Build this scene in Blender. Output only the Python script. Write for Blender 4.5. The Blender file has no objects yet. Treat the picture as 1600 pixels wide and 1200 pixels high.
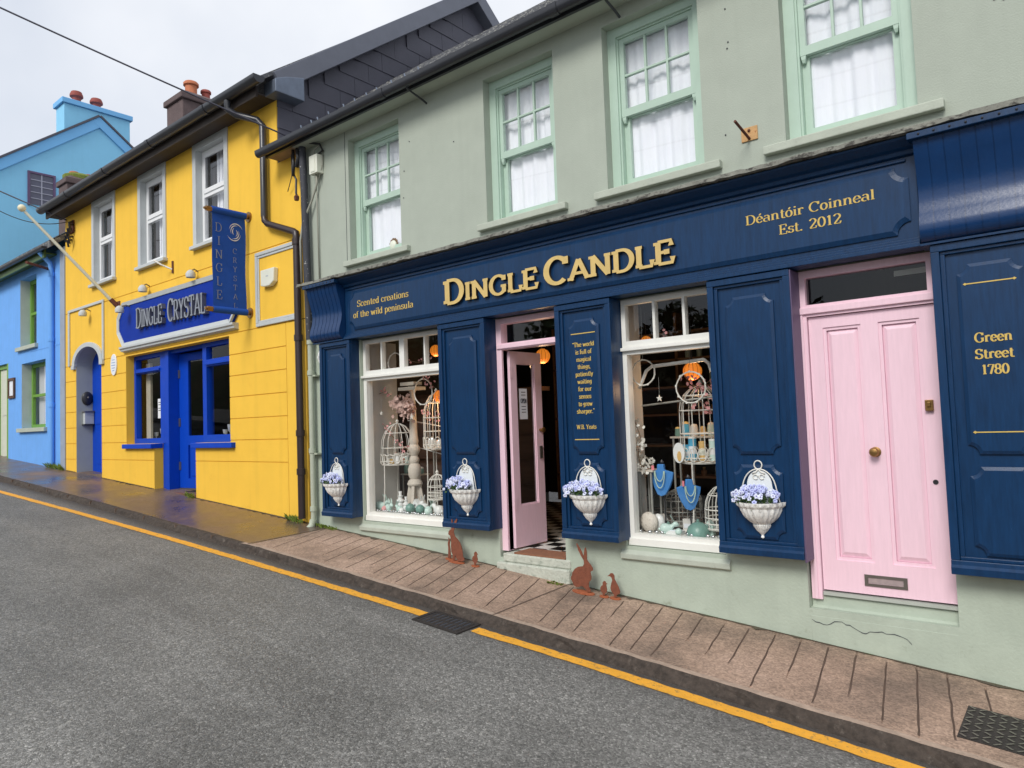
import bpy, bmesh, math, random
from mathutils import Vector, Matrix
PI = math.pi
R = random.Random(7)
S = bpy.context.scene
C = S.collection

# ------------------------------------------------------------------ camera
def cam_axes(yaw, pitch, roll):
    cy, sy, cp, sp, cr, sr = (math.cos(yaw), math.sin(yaw), math.cos(pitch), math.sin(pitch), math.cos(roll), math.sin(roll))
    fw = Vector((-sy * cp, cy * cp, sp)); rt = Vector((cy, sy, 0)); up = rt.cross(fw)
    return rt * cr + up * sr, -rt * sr + up * cr, -fw
a, b, c = cam_axes(math.radians(39.343), math.radians(3.0235), math.radians(-2.0801))
cam = bpy.data.objects.new('camera', bpy.data.cameras.new('camera'))
C.objects.link(cam)
cam.matrix_world = Matrix(((a.x, b.x, c.x, 0), (a.y, b.y, c.y, -5.5), (a.z, b.z, c.z, 0), (0, 0, 0, 1)))
cam.data.sensor_fit = 'HORIZONTAL'; cam.data.sensor_width = 36
cam.data.lens = 1110 / 1600 * 36
cam.data.clip_start = 0.05; cam.data.clip_end = 2000
S.camera = cam

# ------------------------------------------------------------------ sky, sun, exposure
SUN_EL, SUN_ROT = math.radians(40), math.radians(170)
W = bpy.data.worlds.new('World'); S.world = W; W.use_nodes = True
nt = W.node_tree; N = nt.nodes; L = nt.links
bg = N['Background']
sky = N.new('ShaderNodeTexSky'); sky.sky_type = 'NISHITA'; sky.sun_disc = False
sky.sun_elevation = SUN_EL; sky.sun_rotation = SUN_ROT
tc = N.new('ShaderNodeTexCoord')
n1 = N.new('ShaderNodeTexNoise'); n1.inputs['Scale'].default_value = 2.2; n1.inputs['Detail'].default_value = 5; n1.inputs['Roughness'].default_value = .5
L.new(tc.outputs['Generated'], n1.inputs['Vector'])
rmp = N.new('ShaderNodeValToRGB')
rmp.color_ramp.elements[0].position = .36; rmp.color_ramp.elements[0].color = (4.4, 4.7, 5.25, 1)
rmp.color_ramp.elements[1].position = .66; rmp.color_ramp.elements[1].color = (6.2, 6.3, 6.5, 1)
L.new(n1.outputs['Fac'], rmp.inputs['Fac'])
# the cloud deck thins towards the upper right, where pale blue shows through
n2 = N.new('ShaderNodeTexNoise'); n2.inputs['Scale'].default_value = 1.1; n2.inputs['Detail'].default_value = 3
L.new(tc.outputs['Generated'], n2.inputs['Vector'])
cv = N.new('ShaderNodeMapRange'); cv.inputs['From Min'].default_value = .3; cv.inputs['From Max'].default_value = .7
cv.inputs['To Min'].default_value = .82; cv.inputs['To Max'].default_value = .97
L.new(n2.outputs['Fac'], cv.inputs['Value'])
mx = N.new('ShaderNodeMix'); mx.data_type = 'RGBA'
L.new(cv.outputs[0], mx.inputs[0]); L.new(sky.outputs[0], mx.inputs[6]); L.new(rmp.outputs[0], mx.inputs[7])
L.new(mx.outputs[2], bg.inputs['Color']); bg.inputs['Strength'].default_value = .10
sun = bpy.data.objects.new('sun', bpy.data.lights.new('sun', 'SUN')); C.objects.link(sun)
sun.data.energy = 1.5; sun.data.angle = math.radians(22); sun.data.color = (1, .96, .9)
sd = Vector((math.sin(SUN_ROT) * math.cos(SUN_EL), math.cos(SUN_ROT) * math.cos(SUN_EL), math.sin(SUN_EL)))
sun.rotation_euler = sd.to_track_quat('Z', 'Y').to_euler()
vs = S.view_settings; vs.view_transform = 'Standard'; vs.look = 'None'; vs.exposure = 0.74; vs.gamma = 1

# ------------------------------------------------------------------ materials
def lin(r, g, b, k=1.0):
    f = lambda v: (v / 255 / 12.92 if v <= 10 else ((v / 255 + .055) / 1.055) ** 2.4)
    return (f(r) * k, f(g) * k, f(b) * k)
MATS = {}
def mat(name, col, rough=.6, var=.12, scale=4, bump=0, bscale=60, metal=0, spec=.5, col2=None, thr=(.45, .6), s2=3, emit=None, coat=0, streak=0, aniso=None, sks=1.0):
    """one principled material: colour mottled by noise, optional second colour in patches, optional streaks, fine bump"""
    if name in MATS: return MATS[name]
    m = bpy.data.materials.new(name); m.use_nodes = True; MATS[name] = m
    t = m.node_tree; n = t.nodes; l = t.links
    p = n['Principled BSDF']
    p.inputs['Roughness'].default_value = rough; p.inputs['Metallic'].default_value = metal
    p.inputs['Specular IOR Level'].default_value = spec
    if coat: p.inputs['Coat Weight'].default_value = coat; p.inputs['Coat Roughness'].default_value = .12
    co = n.new('ShaderNodeTexCoord'); vec = co.outputs['Object']
    if aniso:
        mp = n.new('ShaderNodeMapping'); mp.inputs['Scale'].default_value = aniso
        l.new(vec, mp.inputs['Vector']); vec = mp.outputs[0]
    ns = n.new('ShaderNodeTexNoise'); ns.inputs['Scale'].default_value = scale; ns.inputs['Detail'].default_value = 6; ns.inputs['Roughness'].default_value = .62
    l.new(vec, ns.inputs['Vector'])
    cr = n.new('ShaderNodeValToRGB')
    cr.color_ramp.elements[0].position = .3; cr.color_ramp.elements[0].color = tuple(v * (1 - var) for v in col) + (1,)
    cr.color_ramp.elements[1].position = .72; cr.color_ramp.elements[1].color = tuple(min(v * (1 + var), .95) for v in col) + (1,)
    l.new(ns.outputs['Fac'], cr.inputs['Fac'])
    out = cr.outputs[0]
    if col2:
        nb = n.new('ShaderNodeTexNoise'); nb.inputs['Scale'].default_value = s2; nb.inputs['Detail'].default_value = 8; nb.inputs['Roughness'].default_value = .7
        l.new(co.outputs['Object'], nb.inputs['Vector'])
        mr = n.new('ShaderNodeMapRange'); mr.inputs['From Min'].default_value = thr[0]; mr.inputs['From Max'].default_value = thr[1]; mr.interpolation_type = 'SMOOTHSTEP'
        l.new(nb.outputs['Fac'], mr.inputs['Value'])
        mm = n.new('ShaderNodeMix'); mm.data_type = 'RGBA'
        l.new(mr.outputs[0], mm.inputs[0]); l.new(out, mm.inputs[6]); mm.inputs[7].default_value = col2 + (1,)
        out = mm.outputs[2]
    if streak:
        mp2 = n.new('ShaderNodeMapping'); mp2.inputs['Scale'].default_value = (7 * sks, 7 * sks, .5 * sks)
        l.new(co.outputs['Object'], mp2.inputs['Vector'])
        nk = n.new('ShaderNodeTexNoise'); nk.inputs['Scale'].default_value = 1.6; nk.inputs['Detail'].default_value = 5
        l.new(mp2.outputs[0], nk.inputs['Vector'])
        mk = n.new('ShaderNodeMapRange'); mk.inputs['From Min'].default_value = .5; mk.inputs['From Max'].default_value = .8
        mk.inputs['To Min'].default_value = 1; mk.inputs['To Max'].default_value = 1 - streak
        l.new(nk.outputs['Fac'], mk.inputs['Value'])
        ml = n.new('ShaderNodeMix'); ml.data_type = 'RGBA'; ml.blend_type = 'MULTIPLY'; ml.inputs[0].default_value = 1
        l.new(out, ml.inputs[6]); l.new(mk.outputs[0], ml.inputs[7]); out = ml.outputs[2]
    l.new(out, p.inputs['Base Color'])
    if bump:
        nb2 = n.new('ShaderNodeTexNoise'); nb2.inputs['Scale'].default_value = bscale; nb2.inputs['Detail'].default_value = 4
        l.new(vec, nb2.inputs['Vector'])
        bp = n.new('ShaderNodeBump'); bp.inputs['Strength'].default_value = bump; bp.inputs['Distance'].default_value = .02
        l.new(nb2.outputs['Fac'], bp.inputs['Height']); l.new(bp.outputs[0], p.inputs['Normal'])
    if emit:
        p.inputs['Emission Color'].default_value = emit[:3] + (1,); p.inputs['Emission Strength'].default_value = emit[3]
    return m
def glass_mat(name, tint=(.93, .96, .95), ior=1.5, wob=.0):
    if name in MATS: return MATS[name]
    m = bpy.data.materials.new(name); m.use_nodes = True; MATS[name] = m
    t = m.node_tree; n = t.nodes; l = t.links; n.clear()
    o = n.new('ShaderNodeOutputMaterial'); mi = n.new('ShaderNodeMixShader'); fr = n.new('ShaderNodeFresnel'); fr.inputs[0].default_value = ior
    tr = n.new('ShaderNodeBsdfTransparent'); tr.inputs[0].default_value = tint + (1,)
    gl = n.new('ShaderNodeBsdfGlossy'); gl.inputs['Roughness'].default_value = .01
    if wob:
        ns = n.new('ShaderNodeTexNoise'); ns.inputs['Scale'].default_value = 1.6; ns.inputs['Detail'].default_value = 1
        co = n.new('ShaderNodeTexCoord'); l.new(co.outputs['Object'], ns.inputs['Vector'])
        bp = n.new('ShaderNodeBump'); bp.inputs['Strength'].default_value = wob; bp.inputs['Distance'].default_value = .02
        l.new(ns.outputs['Fac'], bp.inputs['Height']); l.new(bp.outputs[0], gl.inputs['Normal'])
    # a pane is one sheet: same reflectance from either side
    ge = n.new('ShaderNodeNewGeometry'); im = n.new('ShaderNodeMapRange'); im.inputs['To Min'].default_value = ior; im.inputs['To Max'].default_value = 1 / ior
    l.new(ge.outputs['Backfacing'], im.inputs['Value']); l.new(im.outputs[0], fr.inputs[0])
    l.new(fr.outputs[0], mi.inputs[0]); l.new(tr.outputs[0], mi.inputs[1]); l.new(gl.outputs[0], mi.inputs[2]); l.new(mi.outputs[0], o.inputs[0])
    return m

SAGE = mat('sage_render', lin(167, 175, 163), .85, .05, 3, .16, 90, streak=.035)
SAGEB = mat('sage_plinth', lin(172, 183, 168), .85, .07, 4, .14, 45, streak=.06, col2=lin(128, 134, 112), thr=(.60, .78), s2=5)
SAGEC = mat('sage_trim', lin(176, 183, 170), .8, .08, 6, .15, 60, col2=lin(140, 142, 126), thr=(.6, .8), s2=9)
NAVY = mat('navy_gloss_paint', lin(13, 50, 87), .34, .22, 5, .05, 40, spec=.36, aniso=(9, 9, 1), col2=lin(110, 122, 136), thr=(.735, .75), s2=48)
NAVYD = mat('navy_reeded_paint', lin(13, 50, 94), .26, .10, 6, .03, 50, spec=.45)
MAUVE = mat('mauve_paint', lin(88, 74, 104), .5, .10, 4)
PINK = mat('pink_paint', lin(239, 205, 218), .42, .04, 5, .04, 35, spec=.4, aniso=(9, 9, 1))
WHITE = mat('white_paint', lin(232, 232, 226), .45, .04, 6, .03, 40)
GREENW = mat('pale_green_frame', lin(176, 199, 184), .42, .05, 5, .03, 40)
GOLD = mat('gold_paint', lin(208, 180, 114), .5, .10, 9, .04, 70)
GOLDT = mat('gold_lettering', lin(206, 176, 92), .5, .08, 30)
GOLDS = mat('letter_side', lin(40, 36, 34), .6, .1, 9)
YEL = mat('yellow_masonry', lin(240, 193, 72), .85, .035, 2.5, .14, 70, streak=.08, sks=.6, col2=lin(222, 172, 62), thr=(.58, .85), s2=2.2, spec=.25)
BLUE = mat('royal_blue_paint', lin(6, 66, 184), .5, .06, 5, .02, 40, spec=.2)
BLUED = mat('cobalt_sign_paint', lin(10, 50, 152), .6, .08, 4, spec=.12)
GREYT = mat('grey_trim', lin(188, 193, 194), .6, .05, 5, .05, 60)
SILV = mat('silver_letters', lin(150, 154, 162), .35, .08, 12, metal=.6)
UPVC = mat('white_frame', lin(228, 230, 232), .35, .03, 5)
CORN = mat('cornflower_masonry', lin(108, 168, 238), .8, .05, 3, .12, 80, streak=.08)
SKYB = mat('sky_blue_masonry', lin(136, 202, 238), .8, .03, 2, .08, 80, streak=.04)
SKYD = mat('sky_blue_verge', lin(116, 182, 234), .7, .03, 2)
LIME = mat('lime_green_paint', lin(110, 156, 60), .5, .08, 5)
LIMED = mat('green_fascia_paint', lin(62, 92, 34), .5, .12, 5)
SLATE = mat('dark_slate_cladding', lin(80, 80, 92), .62, .09, 5, .1, 50)
SLATER = mat('old_roof_slate', lin(88, 90, 95), .8, .30, 9, .5, 30, col2=lin(146, 146, 142), thr=(.5, .62), s2=16)
LEAD = mat('lead_flashing', lin(112, 122, 138), .4, .14, 5, metal=.4)
GUT = mat('black_gutter', lin(48, 50, 56), .32, .10, 6)
SOFF = mat('dark_soffit', lin(58, 50, 46), .7, .12, 6)
PIPEB = mat('brown_downpipe', lin(50, 38, 38), .38, .12, 8)
PIPEG = mat('sage_downpipe', lin(176, 184, 166), .5, .07, 6)
OLDP = mat('weathered_black_pipe', lin(56, 58, 66), .7, .15, 10, col2=lin(190, 190, 186), thr=(.62, .66), s2=22)
CABLE = mat('cable_sheath', lin(58, 58, 72), .6, .1, 5)
STONE = mat('lichen_ledge', lin(120, 120, 112), .9, .25, 12, .6, 40, col2=lin(62, 60, 56), thr=(.5, .62), s2=14)
CHIM = mat('dark_chimney_render', lin(96, 82, 82), .9, .16, 5, .3, 30)
TERRA = mat('terracotta', lin(184, 112, 78), .8, .14, 8)
TERRAR = mat('red_clay_pot', lin(146, 74, 66), .8, .14, 8)
RUST = mat('rusted_steel', lin(122, 70, 50), .85, .22, 22, .3, 90)
RUSTB = mat('bright_rust', lin(158, 86, 52), .9, .25, 18, .2, 90)
RUSTP = mat('rust_stained_plate', lin(196, 156, 108), .9, .2, 30, .2, 90, col2=lin(150, 90, 50), thr=(.55, .7), s2=30)
RUSTD = mat('rusty_iron', lin(96, 56, 44), .9, .2, 18, .2, 90)
PLANT = mat('chalky_white_iron', lin(240, 241, 238), .75, .05, 14, .25, 40, col2=lin(160, 156, 148), thr=(.57, .72), s2=22, streak=.6, sks=5)
CHALK = mat('chalky_white_plate', lin(224, 230, 232), .7, .05, 12, .1, 40)
LAV = mat('lavender_petal', lin(186, 194, 240), .6, .14, 30)
LAV2 = mat('pale_petal', lin(216, 222, 246), .6, .1, 30)
EYE = mat('violet_eye', lin(120, 112, 180), .6, .1, 30)
LEAF = mat('pansy_leaf', lin(66, 92, 46), .6, .3, 30)
MOSS = mat('moss', lin(110, 122, 50), .9, .3, 20, .4, 40)
BRASS = mat('brass', lin(150, 116, 70), .35, .12, 12, metal=.8)
STEEL = mat('steel', lin(140, 134, 128), .35, .1, 10, metal=.8)
IRON = mat('cast_iron', lin(62, 58, 56), .6, .2, 12, .3, 60, metal=.4)
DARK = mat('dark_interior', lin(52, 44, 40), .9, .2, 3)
WOODD = mat('dark_wood', lin(92, 66, 50), .7, .2, 3, .1, 30, aniso=(1, 6, 12))
WOODM = mat('warm_wood', lin(150, 108, 74), .6, .2, 3, .1, 30, aniso=(1, 6, 12))
DECK = mat('display_white', lin(214, 212, 206), .6, .05, 6)
WIRE = mat('white_wire', lin(222, 220, 212), .5, .06, 10)
WIREG = mat('grey_wire', lin(150, 150, 144), .5, .1, 10)
DISTR = mat('distressed_white_wood', lin(198, 190, 178), .8, .08, 8, .2, 40, col2=lin(138, 124, 108), thr=(.62, .72), s2=18)
CERW = mat('white_ceramic', lin(228, 230, 228), .3, .03, 10)
CERM = mat('mint_ceramic', lin(196, 220, 212), .3, .05, 12)
CERG = mat('teal_ceramic', lin(112, 150, 140), .35, .08, 12)
BEAD = mat('silver_bead', lin(210, 212, 214), .12, .03, 10, metal=.9)
BUST = mat('blue_velvet', lin(66, 132, 200), .75, .07, 20)
BLOSS = mat('pink_blossom', lin(220, 160, 160), .7, .15, 20)
HYD = mat('dried_hydrangea', lin(196, 166, 156), .8, .2, 25)
TWIG = mat('twig', lin(120, 96, 74), .8, .2, 10)
LAMP = mat('orange_lamp_shade', lin(220, 110, 30), .6, .1, 8, emit=(1.0, .30, .03, .36))
BULB = mat('lamp_glow', (1, .6, .2), .5, 0, 3, emit=(1.0, .55, .14, 1.6))
CURT = mat('net_curtain', lin(242, 243, 250), .9, .02, 5)
PAPER = mat('paper', lin(226, 230, 236), .7, .03, 5)
INK = mat('ink', lin(60, 64, 72), .7, .03, 5)
BLKT = mat('black_tile', lin(30, 30, 30), .3, .1, 5)
WHTT = mat('white_tile', lin(220, 220, 214), .3, .05, 5)
MATB = mat('door_mat', lin(140, 96, 72), .95, .15, 30, .4, 120)
CREAM = mat('cream_plastic', lin(222, 224, 210), .45, .04, 6)
RUBR = mat('red_lens', lin(150, 20, 24), .2, .1, 5)
CARP = mat('dark_car_paint', lin(22, 26, 36), .15, .05, 3, spec=.6, coat=.6)
TYRE = mat('tyre_rubber', lin(28, 28, 30), .8, .1, 8)
ALLOY = mat('alloy', lin(168, 170, 174), .3, .05, 5, metal=.7)
LEAFT = mat('tree_leaf', (.045, .085, .025), .7, .45, 3, col2=(.08, .13, .03), thr=(.45, .6), s2=2)
LEAFD = mat('hedge_leaf', (.03, .055, .02), .7, .45, 3)
BARK = mat('bark', lin(84, 70, 58), .9, .2, 6, .4, 20)
DSTONE = mat('dry_stone', lin(112, 108, 100), .9, .3, 6, .6, 12)
BOXB = mat('blue_box', lin(84, 170, 206), .5, .08, 12)
BOXO = mat('ochre_box', lin(214, 176, 110), .6, .1, 12)
TAGP = mat('pink_tag', lin(226, 130, 140), .6, .05, 10)
DKP = mat('dark_plastic', lin(44, 44, 48), .4, .1, 8)
TAPE = mat('old_tape', lin(150, 156, 152), .7, .08, 8)
GLASS = glass_mat('window_glass', (.985, .99, .985), 1.62, .02)
GLASSU = glass_mat('upper_glass', (.97, .98, .99), 1.85, .03)
GLASSY = glass_mat('shopfront_glass', (.95, .97, .96), 1.33, .03)
GLASSD = glass_mat('dark_pane', (.55, .57, .56), 1.55, .04)

def asphalt():
    m = bpy.data.materials.new('asphalt'); m.use_nodes = True
    t = m.node_tree; n = t.nodes; l = t.links; p = n['Principled BSDF']
    co = n.new('ShaderNodeTexCoord').outputs['Object']
    v = n.new('ShaderNodeTexVoronoi'); v.inputs['Scale'].default_value = 95; l.new(co, v.inputs['Vector'])
    v2 = n.new('ShaderNodeTexVoronoi'); v2.inputs['Scale'].default_value = 210; l.new(co, v2.inputs['Vector'])
    big = n.new('ShaderNodeTexNoise'); big.inputs['Scale'].default_value = .9; big.inputs['Detail'].default_value = 5; l.new(co, big.inputs['Vector'])
    mid = n.new('ShaderNodeTexNoise'); mid.inputs['Scale'].default_value = 24; mid.inputs['Detail'].default_value = 6; mid.inputs['Roughness'].default_value = .75; l.new(co, mid.inputs['Vector'])
    sp = n.new('ShaderNodeSeparateColor'); l.new(v.outputs['Color'], sp.inputs[0])
    r1 = n.new('ShaderNodeValToRGB'); e = r1.color_ramp.elements
    e[0].position = 0; e[0].color = (.115, .113, .106, 1); e[1].position = 1; e[1].color = (.40, .39, .365, 1)
    x = e.new(.55); x.color = (.205, .202, .19, 1); x = e.new(.9); x.color = (.275, .27, .255, 1)
    l.new(sp.outputs[0], r1.inputs['Fac'])
    r2 = n.new('ShaderNodeMapRange'); r2.inputs['From Min'].default_value = .3; r2.inputs['From Max'].default_value = .7; r2.inputs['To Min'].default_value = .80; r2.inputs['To Max'].default_value = 1.16
    l.new(big.outputs['Fac'], r2.inputs['Value'])
    r3 = n.new('ShaderNodeMapRange'); r3.inputs['From Min'].default_value = .3; r3.inputs['From Max'].default_value = .7; r3.inputs['To Min'].default_value = .66; r3.inputs['To Max'].default_value = 1.22
    l.new(mid.outputs['Fac'], r3.inputs['Value'])
    a = n.new('ShaderNodeMix'); a.data_type = 'RGBA'; a.blend_type = 'MULTIPLY'; a.inputs[0].default_value = 1; l.new(r1.outputs[0], a.inputs[6]); l.new(r2.outputs[0], a.inputs[7])
    b = n.new('ShaderNodeMix'); b.data_type = 'RGBA'; b.blend_type = 'MULTIPLY'; b.inputs[0].default_value = 1; l.new(a.outputs[2], b.inputs[6]); l.new(r3.outputs[0], b.inputs[7])
    # long worn wheel tracks and damp grit collected beside the kerb
    mp = n.new('ShaderNodeMapping'); mp.inputs['Scale'].default_value = (.16, 1.5, 1); l.new(co, mp.inputs['Vector'])
    tr_ = n.new('ShaderNodeTexNoise'); tr_.inputs['Scale'].default_value = 1.2; tr_.inputs['Detail'].default_value = 5; tr_.inputs['Roughness'].default_value = .65; l.new(mp.outputs[0], tr_.inputs['Vector'])
    r4 = n.new('ShaderNodeMapRange'); r4.inputs['From Min'].default_value = .32; r4.inputs['From Max'].default_value = .68; r4.inputs['To Min'].default_value = .80; r4.inputs['To Max'].default_value = 1.18; l.new(tr_.outputs['Fac'], r4.inputs['Value'])
    c_ = n.new('ShaderNodeMix'); c_.data_type = 'RGBA'; c_.blend_type = 'MULTIPLY'; c_.inputs[0].default_value = 1; l.new(b.outputs[2], c_.inputs[6]); l.new(r4.outputs[0], c_.inputs[7])
    sx = n.new('ShaderNodeSeparateXYZ'); l.new(co, sx.inputs[0]); wob = n.new('ShaderNodeMath'); wob.operation = 'MULTIPLY_ADD'; wob.inputs[1].default_value = .30; l.new(mid.outputs['Fac'], wob.inputs[0]); l.new(sx.outputs['Y'], wob.inputs[2])
    r5 = n.new('ShaderNodeMapRange'); r5.inputs['From Min'].default_value = -1.32; r5.inputs['From Max'].default_value = -1.02; r5.interpolation_type = 'SMOOTHSTEP'; l.new(wob.outputs[0], r5.inputs['Value'])
    d_ = n.new('ShaderNodeMix'); d_.data_type = 'RGBA'; l.new(r5.outputs[0], d_.inputs[0]); l.new(c_.outputs[2], d_.inputs[6]); d_.inputs[7].default_value = (.075, .066, .058, 1)
    # pale grit and specks of litter
    vg = n.new('ShaderNodeTexVoronoi'); vg.inputs['Scale'].default_value = 5.5; l.new(co, vg.inputs['Vector'])
    lt = n.new('ShaderNodeMath'); lt.operation = 'LESS_THAN'; lt.inputs[1].default_value = .045; l.new(vg.outputs['Distance'], lt.inputs[0])
    sg_ = n.new('ShaderNodeSeparateColor'); l.new(vg.outputs['Color'], sg_.inputs[0]); l2 = n.new('ShaderNodeMath'); l2.operation = 'GREATER_THAN'; l2.inputs[1].default_value = .72; l.new(sg_.outputs[0], l2.inputs[0])
    m3 = n.new('ShaderNodeMath'); m3.operation = 'MULTIPLY'; l.new(lt.outputs[0], m3.inputs[0]); l.new(l2.outputs[0], m3.inputs[1])
    f_ = n.new('ShaderNodeMix'); f_.data_type = 'RGBA'; l.new(m3.outputs[0], f_.inputs[0]); l.new(d_.outputs[2], f_.inputs[6]); f_.inputs[7].default_value = (.42, .40, .36, 1)
    l.new(f_.outputs[2], p.inputs['Base Color'])
    r6 = n.new('ShaderNodeMapRange'); r6.inputs['To Min'].default_value = .45; r6.inputs['To Max'].default_value = .8; l.new(tr_.outputs['Fac'], r6.inputs['Value']); l.new(r6.outputs[0], p.inputs['Roughness']); p.inputs['Specular IOR Level'].default_value = .4
    ad = n.new('ShaderNodeMath'); ad.operation = 'ADD'; l.new(v.outputs['Distance'], ad.inputs[0]); l.new(v2.outputs['Distance'], ad.inputs[1])
    bp = n.new('ShaderNodeBump'); bp.inputs['Strength'].default_value = .6; bp.inputs['Distance'].default_value = .012; bp.invert = True
    l.new(ad.outputs[0], bp.inputs['Height']); l.new(bp.outputs[0], p.inputs['Normal'])
    return m
def paving(name, c0, c1, c2, wet=0.0):
    """brushed concrete: aggregate speckle, soft stains; wet lowers the roughness in broad patches"""
    m = bpy.data.materials.new(name); m.use_nodes = True
    t = m.node_tree; n = t.nodes; l = t.links; p = n['Principled BSDF']
    co = n.new('ShaderNodeTexCoord').outputs['Object']
    big = n.new('ShaderNodeTexNoise'); big.inputs['Scale'].default_value = 1.3; big.inputs['Detail'].default_value = 6; big.inputs['Roughness'].default_value = .6; l.new(co, big.inputs['Vector'])
    r = n.new('ShaderNodeValToRGB'); e = r.color_ramp.elements
    e[0].position = .32; e[0].color = c0 + (1,); e[1].position = .7; e[1].color = c2 + (1,); x = e.new(.5); x.color = c1 + (1,)
    l.new(big.outputs['Fac'], r.inputs['Fac'])
    v = n.new('ShaderNodeTexVoronoi'); v.inputs['Scale'].default_value = 80; l.new(co, v.inputs['Vector'])
    sp = n.new('ShaderNodeSeparateColor'); l.new(v.outputs['Color'], sp.inputs[0])
    mr = n.new('ShaderNodeMapRange'); mr.inputs['To Min'].default_value = .72; mr.inputs['To Max'].default_value = 1.28; l.new(sp.outputs[0], mr.inputs['Value'])
    mid = n.new('ShaderNodeTexNoise'); mid.inputs['Scale'].default_value = 14; mid.inputs['Detail'].default_value = 8; mid.inputs['Roughness'].default_value = .75; l.new(co, mid.inputs['Vector'])
    mr2 = n.new('ShaderNodeMapRange'); mr2.inputs['From Min'].default_value = .3; mr2.inputs['From Max'].default_value = .7; mr2.inputs['To Min'].default_value = .78; mr2.inputs['To Max'].default_value = 1.16; l.new(mid.outputs['Fac'], mr2.inputs['Value'])
    a = n.new('ShaderNodeMix'); a.data_type = 'RGBA'; a.blend_type = 'MULTIPLY'; a.inputs[0].default_value = 1; l.new(r.outputs[0], a.inputs[6]); l.new(mr.outputs[0], a.inputs[7])
    b = n.new('ShaderNodeMix'); b.data_type = 'RGBA'; b.blend_type = 'MULTIPLY'; b.inputs[0].default_value = 1; l.new(a.outputs[2], b.inputs[6]); l.new(mr2.outputs[0], b.inputs[7])
    l.new(b.outputs[2], p.inputs['Base Color'])
    if wet:
        wr = n.new('ShaderNodeMapRange'); wr.inputs['From Min'].default_value = .35; wr.inputs['From Max'].default_value = .65; wr.inputs['To Min'].default_value = .22; wr.inputs['To Max'].default_value = .5
        l.new(big.outputs['Fac'], wr.inputs['Value']); l.new(wr.outputs[0], p.inputs['Roughness'])
    else: p.inputs['Roughness'].default_value = .8
    bp = n.new('ShaderNodeBump'); bp.inputs['Strength'].default_value = .15 if wet else .4; bp.inputs['Distance'].default_value = .01
    l.new(mid.outputs['Fac'], bp.inputs['Height']); l.new(bp.outputs[0], p.inputs['Normal'])
    return m
ASPH = asphalt()
PAVB = paving('grooved_concrete', lin(120, 103, 90), lin(158, 134, 116), lin(180, 154, 136))
PAVA = paving('wet_concrete', lin(80, 70, 66), lin(104, 88, 78), lin(136, 110, 84), wet=1)
EDGED = mat('wall_foot_dirt', lin(88, 80, 66), .95, .25, 16, .4, 50, col2=lin(70, 78, 44), thr=(.5, .65), s2=7)
KERBM = mat('kerb_stone', lin(66, 58, 52), .95, .45, 22, .9, 24, col2=lin(104, 96, 88), thr=(.56, .74), s2=16)
KERBT = mat('kerb_edge', lin(166, 146, 130), .9, .2, 20, .5, 40)
YLINE = mat('yellow_line_paint', lin(230, 166, 52), .7, .10, 12, .3, 90, col2=lin(140, 116, 76), thr=(.53, .68), s2=30)
JOINT = mat('joint_dirt', lin(112, 94, 82), .9, .2, 10)
GRASSM = mat('weed_leaf', lin(112, 132, 50), .7, .3, 10)

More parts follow.
